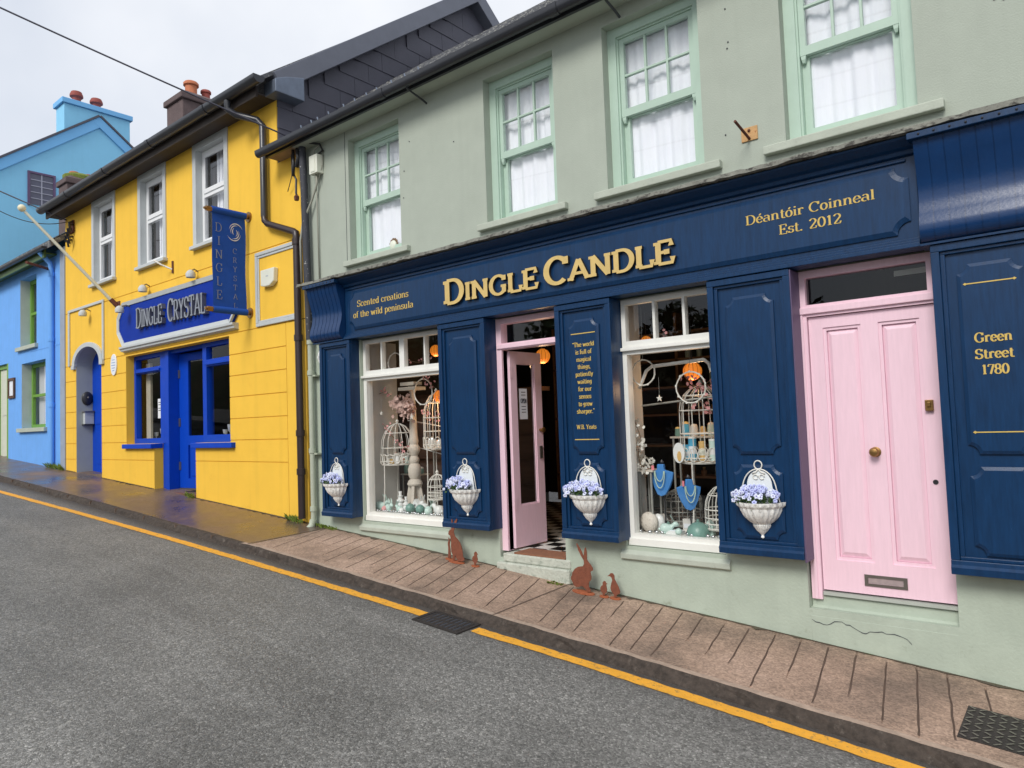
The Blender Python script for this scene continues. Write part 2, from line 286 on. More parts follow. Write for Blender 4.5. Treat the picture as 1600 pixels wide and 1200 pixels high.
# ------------------------------------------------------------------ helpers
class MB:
    """collects shapes; build() links them as one mesh object"""
    def __init__(s): s.v = []; s.f = []; s.m = []
    def face(s, pts, m=0):
        i = len(s.v); s.v += [tuple(p) for p in pts]; s.f.append(tuple(range(i, i + len(pts)))); s.m.append(m)
    def add(s, vs, fs, m=0):
        i = len(s.v); s.v += [tuple(p) for p in vs]
        for f in fs: s.f.append(tuple(i + k for k in f)); s.m.append(m)
    def box(s, x0, x1, y0, y1, z0, z1, m=0):
        vs = [(x, y, z) for x in (x0, x1) for y in (y0, y1) for z in (z0, z1)]
        s.add(vs, [(0, 1, 3, 2), (4, 6, 7, 5), (0, 4, 5, 1), (2, 3, 7, 6), (0, 2, 6, 4), (1, 5, 7, 3)], m)
    def loft(s, rings, m=0, cap=True, close=True):
        n = len(rings[0]); vs = [p for r in rings for p in r]; fs = []
        for k in range(len(rings) - 1):
            for j in range(n if close else n - 1):
                a, b = k * n + j, k * n + (j + 1) % n
                fs.append((a, b, b + n, a + n))
        if cap: fs.append(tuple(range(n))[::-1]); fs.append(tuple((len(rings) - 1) * n + j for j in range(n)))
        s.add(vs, fs, m)
    def prism(s, poly, y0, y1, m=0):
        """outline in x,z pushed from y0 to y1"""
        s.loft([[(x, y0, z) for x, z in poly], [(x, y1, z) for x, z in poly]], m)
    def prismx(s, poly, x0, x1, m=0):
        """outline in y,z pushed from x0 to x1"""
        s.loft([[(x0, y, z) for y, z in poly], [(x1, y, z) for y, z in poly]], m)
    def prismz(s, poly, z0, z1, m=0):
        s.loft([[(x, y, z0) for x, y in poly], [(x, y, z1) for x, y in poly]], m)
    def tube(s, pts, r, n=8, m=0, closed=False):
        pts = [Vector(p) for p in pts]; rings = []; k = len(pts); up = None
        rr = r if isinstance(r, (list, tuple)) else [r] * k
        for i, p in enumerate(pts):
            if closed: t = pts[(i + 1) % k] - pts[i - 1]
            else: t = pts[min(i + 1, k - 1)] - pts[max(i - 1, 0)]
            t.normalize()
            if up is None: up = Vector((0, 0, 1)) if abs(t.z) < .9 else Vector((1, 0, 0))
            u = (up - t * up.dot(t)).normalized(); w = t.cross(u); up = u
            rings.append([tuple(p + (u * math.cos(q) + w * math.sin(q)) * rr[i]) for q in [2 * PI * j / n for j in range(n)]])
        if closed: rings.append(rings[0])
        s.loft(rings, m, cap=not closed)
    def lathe(s, prof, c, n=20, m=0, a0=0, a1=2 * PI, flute=0, amp=0):
        """profile of (radius, z) turned about a vertical axis at c"""
        full = abs(a1 - a0 - 2 * PI) < 1e-6; k = n if full else n + 1; rings = []
        for r, z in prof:
            rings.append([(c[0] + r * (1 + (amp * math.cos(flute * q) if flute else 0)) * math.cos(q), c[1] + r * (1 + (amp * math.cos(flute * q) if flute else 0)) * math.sin(q), c[2] + z) for q in [a0 + (a1 - a0) * j / n for j in range(k)]])
        s.loft(rings, m, cap=full, close=full)
    def ball(s, c, r, m=0, n=12, sx=1, sy=1, sz=1, rot=None):
        pr = [(math.sin(PI * i / (n // 2)) if 0 < i < n // 2 else .02, -math.cos(PI * i / (n // 2))) for i in range(n // 2 + 1)]
        vs = []; fs = []
        for a, z in pr:
            for j in range(n):
                q = 2 * PI * j / n; p = Vector((a * math.cos(q) * r * sx, a * math.sin(q) * r * sy, z * r * sz))
                if rot: p = rot @ p
                vs.append((c[0] + p.x, c[1] + p.y, c[2] + p.z))
        k = len(pr)
        for i in range(k - 1):
            for j in range(n): fs.append((i * n + j, i * n + (j + 1) % n, (i + 1) * n + (j + 1) % n, (i + 1) * n + j))
        fs.append(tuple(range(n))[::-1]); fs.append(tuple((k - 1) * n + j for j in range(n)))
        s.add(vs, fs, m)
    def wall(s, x0, x1, z0, z1, y, d, holes=(), m=0, back=False):
        """wall face at y with rectangular holes (x0,x1,z0,z1) and reveals d deep"""
        xs = sorted({x0, x1, *[v for h in holes for v in h[:2] if x0 < v < x1]}); zs = sorted({z0, z1, *[v for h in holes for v in h[2:4] if z0 < v < z1]})
        ins = lambda x, z: any(h[0] < x < h[1] and h[2] < z < h[3] for h in holes)
        nx, nz = len(xs) - 1, len(zs) - 1
        solid = [[not ins((xs[i] + xs[i + 1]) / 2, (zs[j] + zs[j + 1]) / 2) for j in range(nz)] for i in range(nx)]
        for i in range(nx):
            for j in range(nz):
                if not solid[i][j]: continue
                X0, X1, Z0, Z1 = xs[i], xs[i + 1], zs[j], zs[j + 1]
                s.face([(X0, y, Z0), (X1, y, Z0), (X1, y, Z1), (X0, y, Z1)], m)
                if back: s.face([(X0, y + d, Z0), (X0, y + d, Z1), (X1, y + d, Z1), (X1, y + d, Z0)], m)
                if i == 0 or not solid[i - 1][j]: s.face([(X0, y, Z0), (X0, y, Z1), (X0, y + d, Z1), (X0, y + d, Z0)], m)
                if i == nx - 1 or not solid[i + 1][j]: s.face([(X1, y, Z0), (X1, y + d, Z0), (X1, y + d, Z1), (X1, y, Z1)], m)
                if j == 0 or not solid[i][j - 1]: s.face([(X0, y, Z0), (X0, y + d, Z0), (X1, y + d, Z0), (X1, y, Z0)], m)
                if j == nz - 1 or not solid[i][j + 1]: s.face([(X0, y, Z1), (X1, y, Z1), (X1, y + d, Z1), (X0, y + d, Z1)], m)
    def build(s, name, mats, parent=None, smooth=False, bevel=0, local=False, weld=False, fixn=True):
        me = bpy.data.meshes.new(name)
        off = Vector((0, 0, 0))
        if parent is not None and not local:
            q = parent
            while q is not None: off += q.location; q = q.parent
        me.from_pydata([(v[0] - off.x, v[1] - off.y, v[2] - off.z) for v in s.v], [], s.f)
        if not isinstance(mats, (list, tuple)): mats = [mats]
        for k in mats: me.materials.append(k)
        me.polygons.foreach_set('material_index', s.m)
        if weld or fixn or smooth:
            bm = bmesh.new(); bm.from_mesh(me)
            if weld: bmesh.ops.remove_doubles(bm, verts=bm.verts, dist=1e-4)
            if fixn: bmesh.ops.recalc_face_normals(bm, faces=bm.faces)
            bm.to_mesh(me); bm.free()
        if smooth:
            me.polygons.foreach_set('use_smooth', [True] * len(me.polygons))
            if smooth != 'all': me.set_sharp_from_angle(angle=math.radians(40))
        me.update()
        o = bpy.data.objects.new(name, me); C.objects.link(o)
        if parent is not None: o.parent = parent
        if bevel:
            b = o.modifiers.new('edge', 'BEVEL'); b.width = bevel; b.segments = 2; b.limit_method = 'ANGLE'; b.angle_limit = math.radians(50)
        return o
def tag(o, label=None, cat=None, group=None, kind=None):
    if label: o['label'] = label
    if cat: o['category'] = cat
    if group: o['group'] = group
    if kind: o['kind'] = kind
    return o
def thing(name, loc, label, cat, group=None):
    o = bpy.data.objects.new(name, None); o.empty_display_size = .1; C.objects.link(o); o.location = loc
    return tag(o, label, cat, group)
def copy_tree(o, parent=None):
    c = o.copy(); C.objects.link(c)
    if parent is not None: c.parent = parent
    for ch in [q for q in C.objects if q.parent == o]: copy_tree(ch, c)
    return c
def arc(cx, cy, rx, ry, a0, a1, n=14):
    return [(cx + rx * math.cos(math.radians(a0 + (a1 - a0) * i / n)), cy + ry * math.sin(math.radians(a0 + (a1 - a0) * i / n))) for i in range(n + 1)]
def scallop(x0, x1, z0, z1, r, d=0.0, n=6):
    """rectangle with concave quarter-round corners, inset by d"""
    out = []
    for cx, cz, a0 in ((x0, z0, 90), (x1, z0, 180), (x1, z1, 270), (x0, z1, 360)):
        pts = []
        for i in range(n + 1):
            q = math.radians(a0 - 90 * i / n); pts.append([cx + (r + d) * math.cos(q), cz + (r + d) * math.sin(q)])
        for p in pts:
            p[0] = min(max(p[0], x0 + d), x1 - d); p[1] = min(max(p[1], z0 + d), z1 - d)
        out += pts
    return [tuple(p) for p in out]

# ------------------------------------------------------------------ lettering: a pen font, strokes with thick stems and thin hairlines
def _l(*p): return [(p[i], p[i + 1]) for i in range(0, len(p), 2)]
_a = arc
def _s(x, y, h=.12): return ('s', x, y, h)
GL = {
 'A': (.86, [_l(.08, 0, .43, 1), _l(.43, 1, .78, 0), _l(.2, .32, .66, .32), _s(.08, 0), _s(.78, 0)]),
 'B': (.74, [_l(.15, 0, .15, 1), _l(.15, 1, .36, 1) + _a(.36, .76, .22, .24, 90, -90) + _l(.15, .52), _l(.36, .52) + _a(.38, .26, .26, .26, 90, -90) + _l(.15, 0), _s(.12, 0), _s(.12, 1)]),
 'C': (.84, [_a(.45, .5, .36, .5, 48, 312, 22), _l(.74, .98, .74, .7)]),
 'D': (.86, [_l(.15, 0, .15, 1), _l(.15, 1, .36, 1) + _a(.38, .5, .37, .5, 90, -90, 18) + _l(.15, 0), _s(.12, 0), _s(.12, 1)]),
 'E': (.74, [_l(.15, 0, .15, 1), _l(.15, 1, .6, 1, .61, .76), _l(.15, .51, .45, .51), _l(.45, .4, .45, .62), _l(.15, 0, .63, 0, .65, .26), _s(.12, 0), _s(.12, 1)]),
 'G': (.88, [_a(.45, .5, .36, .5, 48, 318, 22), _l(.72, .98, .72, .72), _l(.72, .42, .72, .08), _s(.7, .42, .14)]),
 'I': (.34, [_l(.17, 0, .17, 1), _s(.17, 0, .15), _s(.17, 1, .15)]),
 'L': (.7, [_l(.15, 0, .15, 1), _l(.15, 0, .6, 0, .63, .28), _s(.15, 0), _s(.15, 1, .14)]),
 'N': (.92, [_l(.16, 0, .16, 1), _l(.16, 1, .74, 0), _l(.74, 0, .74, 1), _s(.16, 0), _s(.12, 1), _s(.74, 1)]),
 'O': (.88, [_a(.44, .5, .36, .5, 0, 360, 26)]),
 'P': (.72, [_l(.15, 0, .15, 1), _l(.15, 1, .36, 1) + _a(.38, .74, .25, .26, 90, -90) + _l(.15, .48), _s(.15, 0, .14), _s(.12, 1)]),
 'R': (.8, [_l(.15, 0, .15, 1), _l(.15, 1, .36, 1) + _a(.38, .74, .25, .26, 90, -90) + _l(.15, .48), _l(.38, .48, .7, 0), _s(.15, 0), _s(.12, 1), _s(.72, 0, .08)]),
 'S': (.7, [_a(.35, .75, .24, .25, 35, 270) + _a(.35, .25, .26, .25, 90, -145), _l(.58, .98, .58, .76), _l(.1, .02, .1, .26)]),
 'T': (.78, [_l(.39, 0, .39, 1), _l(.06, .74, .07, 1, .71, 1, .72, .74), _s(.39, 0, .15)]),
 'W': (1.12, [_l(.1, 1, .33, 0), _l(.33, 0, .56, .95), _l(.56, .95, .79, 0), _l(.79, 0, 1.02, 1), _s(.1, 1, .1), _s(.56, .97, .1), _s(1.02, 1, .1)]),
 'Y': (.8, [_l(.1, 1, .4, .48), _l(.7, 1, .4, .48), _l(.4, .48, .4, 0), _s(.1, 1), _s(.7, 1, .1), _s(.4, 0, .14)]),
 'a': (.62, [_a(.26, .19, .19, .19, 60, 300), _l(.47, .1, .47, .46) + _a(.29, .46, .18, .2, 0, 150), _l(.36, .36, .47, .38), _l(.47, .1, .54, .02)]),
 'c': (.56, [_a(.3, .34, .22, .34, 50, 320, 16), _l(.46, .62, .46, .5)]),
 'd': (.66, [_a(.29, .34, .2, .34, 0, 360, 20), _l(.5, 0, .5, 1), _s(.45, 1, .08), _s(.55, 0, .07)]),
 'e': (.58, [_l(.1, .36, .5, .36) + _a(.3, .36, .21, .32, 0, 180, 12) + _a(.3, .34, .22, .34, 180, 325, 10)]),
 'f': (.42, [_l(.2, 0, .2, .78) + _a(.36, .8, .16, .2, 180, 50, 8), _l(.06, .66, .38, .66), _s(.2, 0, .14)]),
 'g': (.62, [_a(.27, .4, .19, .26, 0, 360, 18), _l(.46, .64, .46, 0) + _a(.27, -.02, .19, .24, 0, -150, 10), _l(.46, .64, .58, .64)]),
 'h': (.72, [_l(.16, 0, .16, 1), _a(.36, .44, .18, .23, 180, 0, 10) + _l(.54, 0), _s(.16, 0, .12), _s(.56, 0, .12), _s(.11, 1, .07)]),
 'i': (.34, [_l(.17, 0, .17, .66), _s(.17, 0, .13), _s(.12, .66, .07), _l(.17, .84, .17, .97)]),
 'l': (.34, [_l(.17, 0, .17, 1), _s(.17, 0, .13), _s(.12, 1, .07)]),
 'm': (1.06, [_l(.16, 0, .16, .66), _a(.35, .44, .17, .23, 180, 0, 10) + _l(.52, 0), _a(.7, .44, .17, .23, 180, 0, 10) + _l(.87, 0), _s(.16, 0, .11), _s(.53, 0, .1), _s(.89, 0, .11), _s(.11, .66, .07)]),
 'n': (.72, [_l(.16, 0, .16, .66), _a(.36, .44, .18, .23, 180, 0, 10) + _l(.54, 0), _s(.16, 0, .12), _s(.56, 0, .12), _s(.11, .66, .07)]),
 'o': (.6, [_a(.3, .34, .22, .34, 0, 360, 20)]),
 'p': (.66, [_l(.16, -.3, .16, .66), _a(.37, .34, .2, .34, 0, 360, 20), _s(.16, -.3, .12), _s(.11, .66, .07)]),
 'r': (.52, [_l(.16, 0, .16, .66), _a(.36, .42, .19, .25, 180, 60, 8), _l(.43, .62, .43, .54), _s(.18, 0, .14), _s(.11, .66, .07)]),
 's': (.5, [_a(.25, .51, .16, .16, 35, 270, 10) + _a(.25, .18, .18, .18, 90, -145, 10), _l(.41, .66, .41, .52), _l(.08, .02, .08, .18)]),
 't': (.44, [_l(.2, .9, .2, .16) + _a(.33, .15, .13, .15, 180, 320, 8), _l(.06, .66, .38, .66)]),
 'u': (.72, [_l(.16, .66, .16, .23) + _a(.34, .23, .18, .23, 180, 360, 10), _l(.52, .66, .52, 0), _s(.11, .66, .07), _s(.47, .66, .07), _s(.58, 0, .07)]),
 'w': (.94, [_l(.1, .66, .28, 0), _l(.28, 0, .46, .62), _l(.46, .62, .64, 0), _l(.64, 0, .82, .66), _s(.1, .66, .09), _s(.82, .66, .09)]),
 'y': (.66, [_l(.1, .66, .33, .02), _l(.56, .66, .33, .02, .22, -.26, .12, -.26), _s(.1, .66, .1), _s(.56, .66, .09)]),
 '0': (.66, [_a(.33, .5, .24, .5, 0, 360, 22)]),
 '1': (.5, [_l(.26, 0, .26, 1), _l(.26, .98, .12, .84), _s(.26, 0, .15)]),
 '2': (.64, [_a(.31, .74, .22, .26, 165, -20, 12) + _l(.1, .04), _l(.1, .02, .54, .02, .56, .22)]),
 '7': (.62, [_l(.1, .78, .12, .98, .56, .98, .28, 0)]),
 '8': (.64, [_a(.32, .76, .2, .24, 0, 360, 18), _a(.32, .26, .24, .26, 0, 360, 18)]),
 '.': (.3, [_l(.14, -.02, .14, .13)]), ',': (.3, [_l(.16, .1, .1, -.14)]),
 '"': (.4, [_l(.12, 1, .12, .8), _l(.26, 1, .26, .8)]), ' ': (.36, []), '-': (.4, [_l(.08, .36, .32, .36)]),
}
GL['\u00e9'] = (GL['e'][0], GL['e'][1] + [_l(.28, .8, .42, .98)])
GL['\u00f3'] = (GL['o'][0], GL['o'][1] + [_l(.28, .8, .42, .98)])
def text_w(st, small=1.0):
    w = 0; first = True
    for ch in st:
        k = 1 if (first or small == 1) else small
        w += GL[ch][0] * k; first = ch == ' '
    return w
def text(mb, st, put, u, v, h, width=None, align='l', T=.16, t=.06, d0=0, d1=.002, small=1.0, mf=0, ms=0, serif=True, sh=None):
    """string set at (u,v) on a plane; put(u, v, depth) gives the world point; small < 1 sets small capitals"""
    nat = text_w(st, small) * h; sx = width / nat if width else 1
    tot = nat * sx; x = u - (0 if align == 'l' else tot / 2 if align == 'c' else tot)
    first = True; eps = 0
    for ch in st:
        k = h * (1 if (first or small == 1) else small); first = ch == ' '
        w, strokes = GL[ch]
        for sk in strokes:
            if sk[0] == 's':
                if not serif: continue
                _, px, py, hw = sk; hw = sh or hw; yy = py + (t / 2 if py < .3 else -t / 2 if py > .6 else 0)
                pts = [(px - hw, yy), (px + hw, yy)]
            else: pts = sk
            P = []
            for i, p in enumerate(pts):
                q0 = pts[max(i - 1, 0)]; q1 = pts[min(i + 1, len(pts) - 1)]
                dx, dy = q1[0] - q0[0], q1[1] - q0[1]; ln = math.hypot(dx, dy) or 1; dx /= ln; dy /= ln
                hw = .5 * math.hypot(T * dy, t * dx); P.append((p, (-dy * hw, dx * hw)))
            A = [(p[0] + n[0], p[1] + n[1]) for p, n in P]; B = [(p[0] - n[0], p[1] - n[1]) for p, n in P]
            # inset flat ends so that stems keep inside the letter height
            eps = (eps + 1) % 7; e = eps * .00012
            f = lambda q, d: put(x + q[0] * k * sx, v + q[1] * k, d)
            for i in range(len(P) - 1):
                a0, a1, b0, b1 = A[i], A[i + 1], B[i], B[i + 1]
                mb.face([f(a0, d1 + e), f(b0, d1 + e), f(b1, d1 + e), f(a1, d1 + e)], mf)
                mb.face([f(a0, d0), f(a0, d1 + e), f(a1, d1 + e), f(a1, d0)], ms)
                mb.face([f(b0, d0), f(b1, d0), f(b1, d1 + e), f(b0, d1 + e)], ms)
            for a0, b0 in ((A[0], B[0]), (A[-1], B[-1])):
                mb.face([f(a0, d0), f(b0, d0), f(b0, d1 + e), f(a0, d1 + e)], ms)
        x += w * k * sx
def front(y0): return lambda u, v, d: (u, y0 - d, v)

# ------------------------------------------------------------------ the ground's fall along the street
def g0(x):
    p = lambda q: ((-1.38083635e-05 * q - 1.01854355e-03) * q - 8.42485071e-02) * q - 1.83965616
    if x < -20: return p(-20) - .062 * (x + 20)
    if x > 0: return p(0) - .084 * x
    return p(x)
def pav(x, y): return g0(x) + .03 * y
def road_z(x, y): return g0(x) - .08 + .02 * max(y, -7)

# ------------------------------------------------------------------ ground, road, kerb, pavement
def sheet(name, xs, ys, zf, m, label=None, smooth=True):
    b = MB(); vs = [(x, y, zf(x, y)) for x in xs for y in ys]; n = len(ys)
    b.add(vs, [(i * n + j, (i + 1) * n + j, (i + 1) * n + j + 1, i * n + j + 1) for i in range(len(xs) - 1) for j in range(n - 1)])
    o = b.build(name, m, smooth='all' if smooth else False, fixn=False); o['kind'] = 'structure'; return o
def fr(a, b, s): return [a + (b - a) * i / s for i in range(s + 1)]
sheet('ground', fr(-160, 120, 40), fr(-120, 140, 30), lambda x, y: g0(x) - .6 - (.3 if y > -8 else 0), ASPH)
sheet('road', fr(-60, 12, 72), fr(-7.6, -1.19, 8), road_z, ASPH)
# kerb: irregular dark face under the worn pavement lip
b = MB(); rk = random.Random(3)
xs = [-60 + .12 * i for i in range(int(64 / .12))]
prev = None
for x in xs:
    j1, j2, j3 = rk.uniform(-.012, .012), rk.uniform(-.014, .014), rk.uniform(-.008, .006)
    old = x < -7.62
    yt = -1.125 + j1 * .6; yb = -1.168 + j2 * 2.0
    if old: yt -= .02; yb -= .02
    row = [(x, yt + .05, pav(x, -1.08) + .002), (x, yt, pav(x, yt) + .002 + j3 * .5), (x, yt - .018 + j2 * .3, pav(x, yt) - .018 + j3), (x, yb, road_z(x, yb) + .012 + j3 * .4), (x, yb - .02, road_z(x, yb) - .03)]
    if prev:
        for k in range(4): b.face([prev[k], row[k], row[k + 1], prev[k + 1]], 1 if (k < 1 and not old) else 0)
    prev = row
kj = MB(); xj = -8.3
while xj > -30:
    kj.box(xj - .007, xj + .006, -1.176, -1.10, road_z(xj, -1.2), pav(xj, -1.12) + .0045); xj -= .92
oj = kj.build('kerb_joint', JOINT); oj['kind'] = 'structure'
kb = b.build('kerb', [KERBM, KERBT], weld=True, fixn=False); kb['kind'] = 'structure'
# smooth wet pavement uphill, grooved pink concrete below the joint at the shop's corner
sheet('pavement_wet', fr(-60, -7.575, 60), fr(-1.1, .35, 6), lambda x, y: pav(x, y) + .002 * math.sin(7 * x + 3 * y), PAVA)
b = MB(); rg = random.Random(11)
ys = [-1.1, -1.03, -.97, -.9, -.8, -.65, -.5, -.35, -.2, -.12, -.06, 0, .12, .35]
gx = []; x = -7.4
while x < 3.2:
    gx.append(x); x += rg.uniform(.165, .205)
cols = [(-7.565, 0, None)]
for g in gx:
    if abs(g + 3.88) < .09: continue
    sl = .40 if g < -4 else .40 - .2 * min(1, (g + 4) / 2)
    if -7.4 < g < -6.5 or rg.random() < .30: rng = (-.50 - .4 * rg.random(), -.08 - .2 * rg.random())
    else: rng = (-1.04 + .1 * rg.random() - (0 if rg.random() < .7 else -.25), -.1 + .06 * rg.random())
    for dx in (-.0065, 0, .0065): cols.append((g + dx, sl, rng if dx == 0 else None))
cols.append((3.4, .2, None))
# straight joint at -3.88
cols = [c for c in cols]
vs = []
for cx, sl, rng in cols:
    for y in ys:
        X = cx - sl * (y + .5) * .9
        z = pav(X, y)
        if rng is None or True: X += .0022 * math.sin(y * 23 + cx * 40) + .002 * math.sin(y * 57 + cx * 90)
        if rng and rng[0] <= y <= rng[1]: z -= .010
        vs.append((X, y, z))
n = len(ys)
fs = []; ms = []
for i in range(len(cols) - 1):
    gro = (cols[i][2] or cols[i + 1][2])
    for j in range(n - 1):
        fs.append((i * n + j, (i + 1) * n + j, (i + 1) * n + j + 1, i * n + j + 1))
        ms.append(1 if gro and gro[0] <= (ys[j] + ys[j + 1]) / 2 <= gro[1] else 0)
b.add(vs, fs); b.m = ms
o = b.build('pavement', [PAVB, JOINT], fixn=False); o['kind'] = 'structure'
b = MB()
for xj, ww in ((-7.575, .012), (-3.88, .006)):
    for k in range(8):
        y0, y1 = -1.12 + k * .14, -1.12 + (k + 1) * .14
        b.face([(xj - ww, y0, pav(xj, y0) + .006), (xj + ww, y0, pav(xj, y0) + .006), (xj + ww, y1, pav(xj, y1) + .006), (xj - ww, y1, pav(xj, y1) + .006)])
o = b.build('pavement_joint', JOINT); o['kind'] = 'structure'
# dirt and moss collected along the foot of the walls
b = MB(); rd = random.Random(17); prev = None; x = -16.4
while x < 3.2:
    y0 = -.004
    r = [(x, .05, pav(x, .05) + .006), (x, y0 - .008 - .06 * rd.random() ** 3, pav(x, y0 - .03) + .0055)]
    if prev and not (-12.45 < x < -11.0) and not (-15.9 < x < -14.6): b.face([prev[0], prev[1], r[1], r[0]])
    prev = r; x += rd.uniform(.03, .09)
o = b.build('pavement_edge', EDGED, fixn=False); o['kind'] = 'structure'
# yellow line, broken by the drain
b = MB(); rl = random.Random(5)
def line_y(x): return -1.30 - .022 * max(0, -x - 3) - .01 * max(0, -x - 9)
def strip(x0, x1):
    n = int((x1 - x0) / .06); prev = None
    for i in range(n + 1):
        x = x0 + (x1 - x0) * i / n; yc = line_y(x); a, c = yc + .052 + rl.uniform(-.008, .006), yc - .052 + rl.uniform(-.006, .008)
        r = [(x, a, road_z(x, a) + .005), (x, c, road_z(x, c) + .005)]
        if prev: b.face([prev[0], r[0], r[1], prev[1]])
        prev = r
strip(-50, -4.46); strip(-3.90, 10)
o = b.build('road_marking', YLINE, fixn=False); o['kind'] = 'structure'
# gutter grate
dg = thing('drain_grate', (-4.18, -1.34, road_z(-4.18, -1.34)), 'rusty iron drain grate in the road interrupting the yellow line', 'drain')
def slope_box(mb, x0, x1, y0, y1, h0, h1, m=0):
    vs = [(x, y, road_z(x, y) + h) for x in (x0, x1) for y in (y0, y1) for h in (h0, h1)]
    mb.add(vs, [(0, 1, 3, 2), (4, 6, 7, 5), (0, 4, 5, 1), (2, 3, 7, 6), (0, 2, 6, 4), (1, 5, 7, 3)], m)
b = MB()
X0, X1, Y0, Y1 = -4.44, -3.93, -1.49, -1.21
slope_box(b, X0, X1, Y0, Y0 + .03, -.03, .012); slope_box(b, X0, X1, Y1 - .03, Y1, -.03, .0121)
slope_box(b, X0, X0 + .03, Y0 + .03, Y1 - .03, -.03, .0119); slope_box(b, X1 - .03, X1, Y0 + .03, Y1 - .03, -.03, .0118)
b.build('frame', IRON, dg)
b = MB()
for k in range(9):
    x = X0 + .055 + k * .05; slope_box(b, x - .013, x + .013, Y0 + .03, Y1 - .03, -.02, .009)
slope_box(b, X0 + .03, X1 - .03, -1.355, -1.335, -.02, .0095)
b.build('grille', IRON, dg)
b = MB(); slope_box(b, X0 + .03, X1 - .03, Y0 + .03, Y1 - .03, -.035, .006); b.build('pit', INK, dg)
# chequer plate cover on the pavement
mc = thing('access_cover', (-.55, -.68, pav(-.55, -.68)), 'dark diamond-pattern steel cover set in the pavement', 'manhole cover')
def pav_box(mb, x0, x1, y0, y1, h0, h1, m=0):
    vs = [(x, y, pav(x, y) + h) for x in (x0, x1) for y in (y0, y1) for h in (h0, h1)]
    mb.add(vs, [(0, 1, 3, 2), (4, 6, 7, 5), (0, 4, 5, 1), (2, 3, 7, 6), (0, 2, 6, 4), (1, 5, 7, 3)], m)
b = MB(); pav_box(b, -.70, -.08, -.92, -.46, -.02, .006)
b.build('plate', IRON, mc)
b = MB()
for i in range(12):
    for j in range(9):
        cx, cy = -.675 + i * .052, -.895 + j * .051; d = (.016, .016) if (i + j) % 2 else (.016, -.016)
        nx, ny = -d[1] * .28, d[0] * .28
        b.face([(cx + sx * d[0] + tx * nx, cy + sx * d[1] + tx * ny, pav(cx, cy) + .010) for sx, tx in ((-1, -1), (1, -1), (1, 1), (-1, 1))])
b.build('tread_pattern', STEEL, mc)

# ================================================================== the candle shop
shop = thing('shop_building', (-4, 0, g0(-4)), 'sage green two-storey shop with a navy shopfront, gold lettering and pink doors', 'building')
UPW = [(-7.02, -6.08), (-4.76, -3.86), (-3.30, -2.37), (-1.71, -.82)]
b = MB(); b.wall(-7.95, 3.6, 1.815, 3.72, 0, .12, [(x0, x1, 2.06, 3.58) for x0, x1 in UPW])
b.box(-7.95, -7.83, .11, 5, -2, 3.719); b.box(3.5, 3.6, .11, 5, -3, 3.719)
b.build('upper_wall', SAGE, shop)
b = MB(); b.box(-7.82, 3.49, 6.3, 6.4, -2, 3.72); b.build('rear_wall', SAGE, shop)
WIN = [(-6.89, -5.42), (-3.27, -2.36)]
DOOR = (-4.74, -3.86); PDOOR = (-1.735, -.785)
b = MB(); b.wall(-7.95, 3.6, -3.2, 1.812, .002, .14, [(x0, x1, -1.13, 1.062) for x0, x1 in WIN] + [(DOOR[0], -3.93, -1.36, 1.062), (PDOOR[0], PDOOR[1], -1.46, 1.062)])
b.build('plinth_wall', SAGEB, shop, bevel=.006)
WORN = mat('worn_step', lin(186, 190, 178), .9, .10, 9, .5, 40, col2=lin(140, 150, 138), thr=(.5, .72), s2=16)
# worn concrete steps
b = MB(); b.box(-4.76, -3.87, -.045, .30, -1.75, -1.400); b.build('lower_doorstep', WORN, shop, bevel=.014)
b = MB(); b.box(-4.70, -3.875, -.012, .28, -1.399, -1.315); b.build('upper_doorstep', WORN, shop, bevel=.014)
b = MB(); b.prismx([(.0005, -1.512), (.07, -1.445), (.075, -1.368), (.13, -1.368), (.13, -3), (.0005, -3)], -1.734, -.786); b.build('house_doorstep', SAGEB, shop, bevel=.01)
b = MB(); b.box(-4.56, -3.94, .0, .26, -1.314, -1.298); b.build('door_mat', MATB, shop)
for x0, x1 in WIN:
    b = MB(); b.prismx([(.06, -1.115), (-.035, -1.19), (-.032, -1.235), (.001, -1.25), (.06, -1.25)], x0 - .05, x1 + .04)
    b.build('sloping_sill', SAGEC, shop, bevel=.006)
# crack lines in the plinth under the pink door
b = MB(); rc = random.Random(4); pts = []
for k in range(26): pts.append((-1.72 + k * .026, -.0035, -1.53 - .016 * math.sin(k * .55) - .0022 * k + rc.uniform(-.014, .012)))
for p, q in zip(pts, pts[1:]):
    b.face([p, q, (q[0], q[1], q[2] - .002 - .004 * abs(math.sin(q[0] * 31))), (p[0], p[1], p[2] - .002 - .004 * abs(math.sin(p[0] * 31)))])
b.build('crack', INK, shop)
for x0, z0, z1 in ((-.36, -1.2, -1.44), (-.1, -1.3, -1.75)): b = MB(); b.face([(x0, -.0035, z0), (x0 + .004, -.0035, z0), (x0 + .012, -.0035, z1), (x0 + .008, -.0035, z1)]); b.build('crack', INK, shop)
# fine line where wall meets the neighbour, nails and holes
b = MB(); b.box(-7.085, -7.079, -.003, .01, 2.05, 3.7); b.build('wall_joint', INK, shop)
for x, z in ((-5.9, 3.25), (-6.0, 2.93), (-6.02, 2.62), (-2.12, 3.0), (-2.13, 2.95), (-2.18, 2.25), (-.35, 2.62), (-.3, 2.6), (-2.13, 3.28), (-5.2, 3.05)): b = MB(); b.ball((x, -.004, z), .007, 0, 6); b.build('wall_pit', INK, shop)

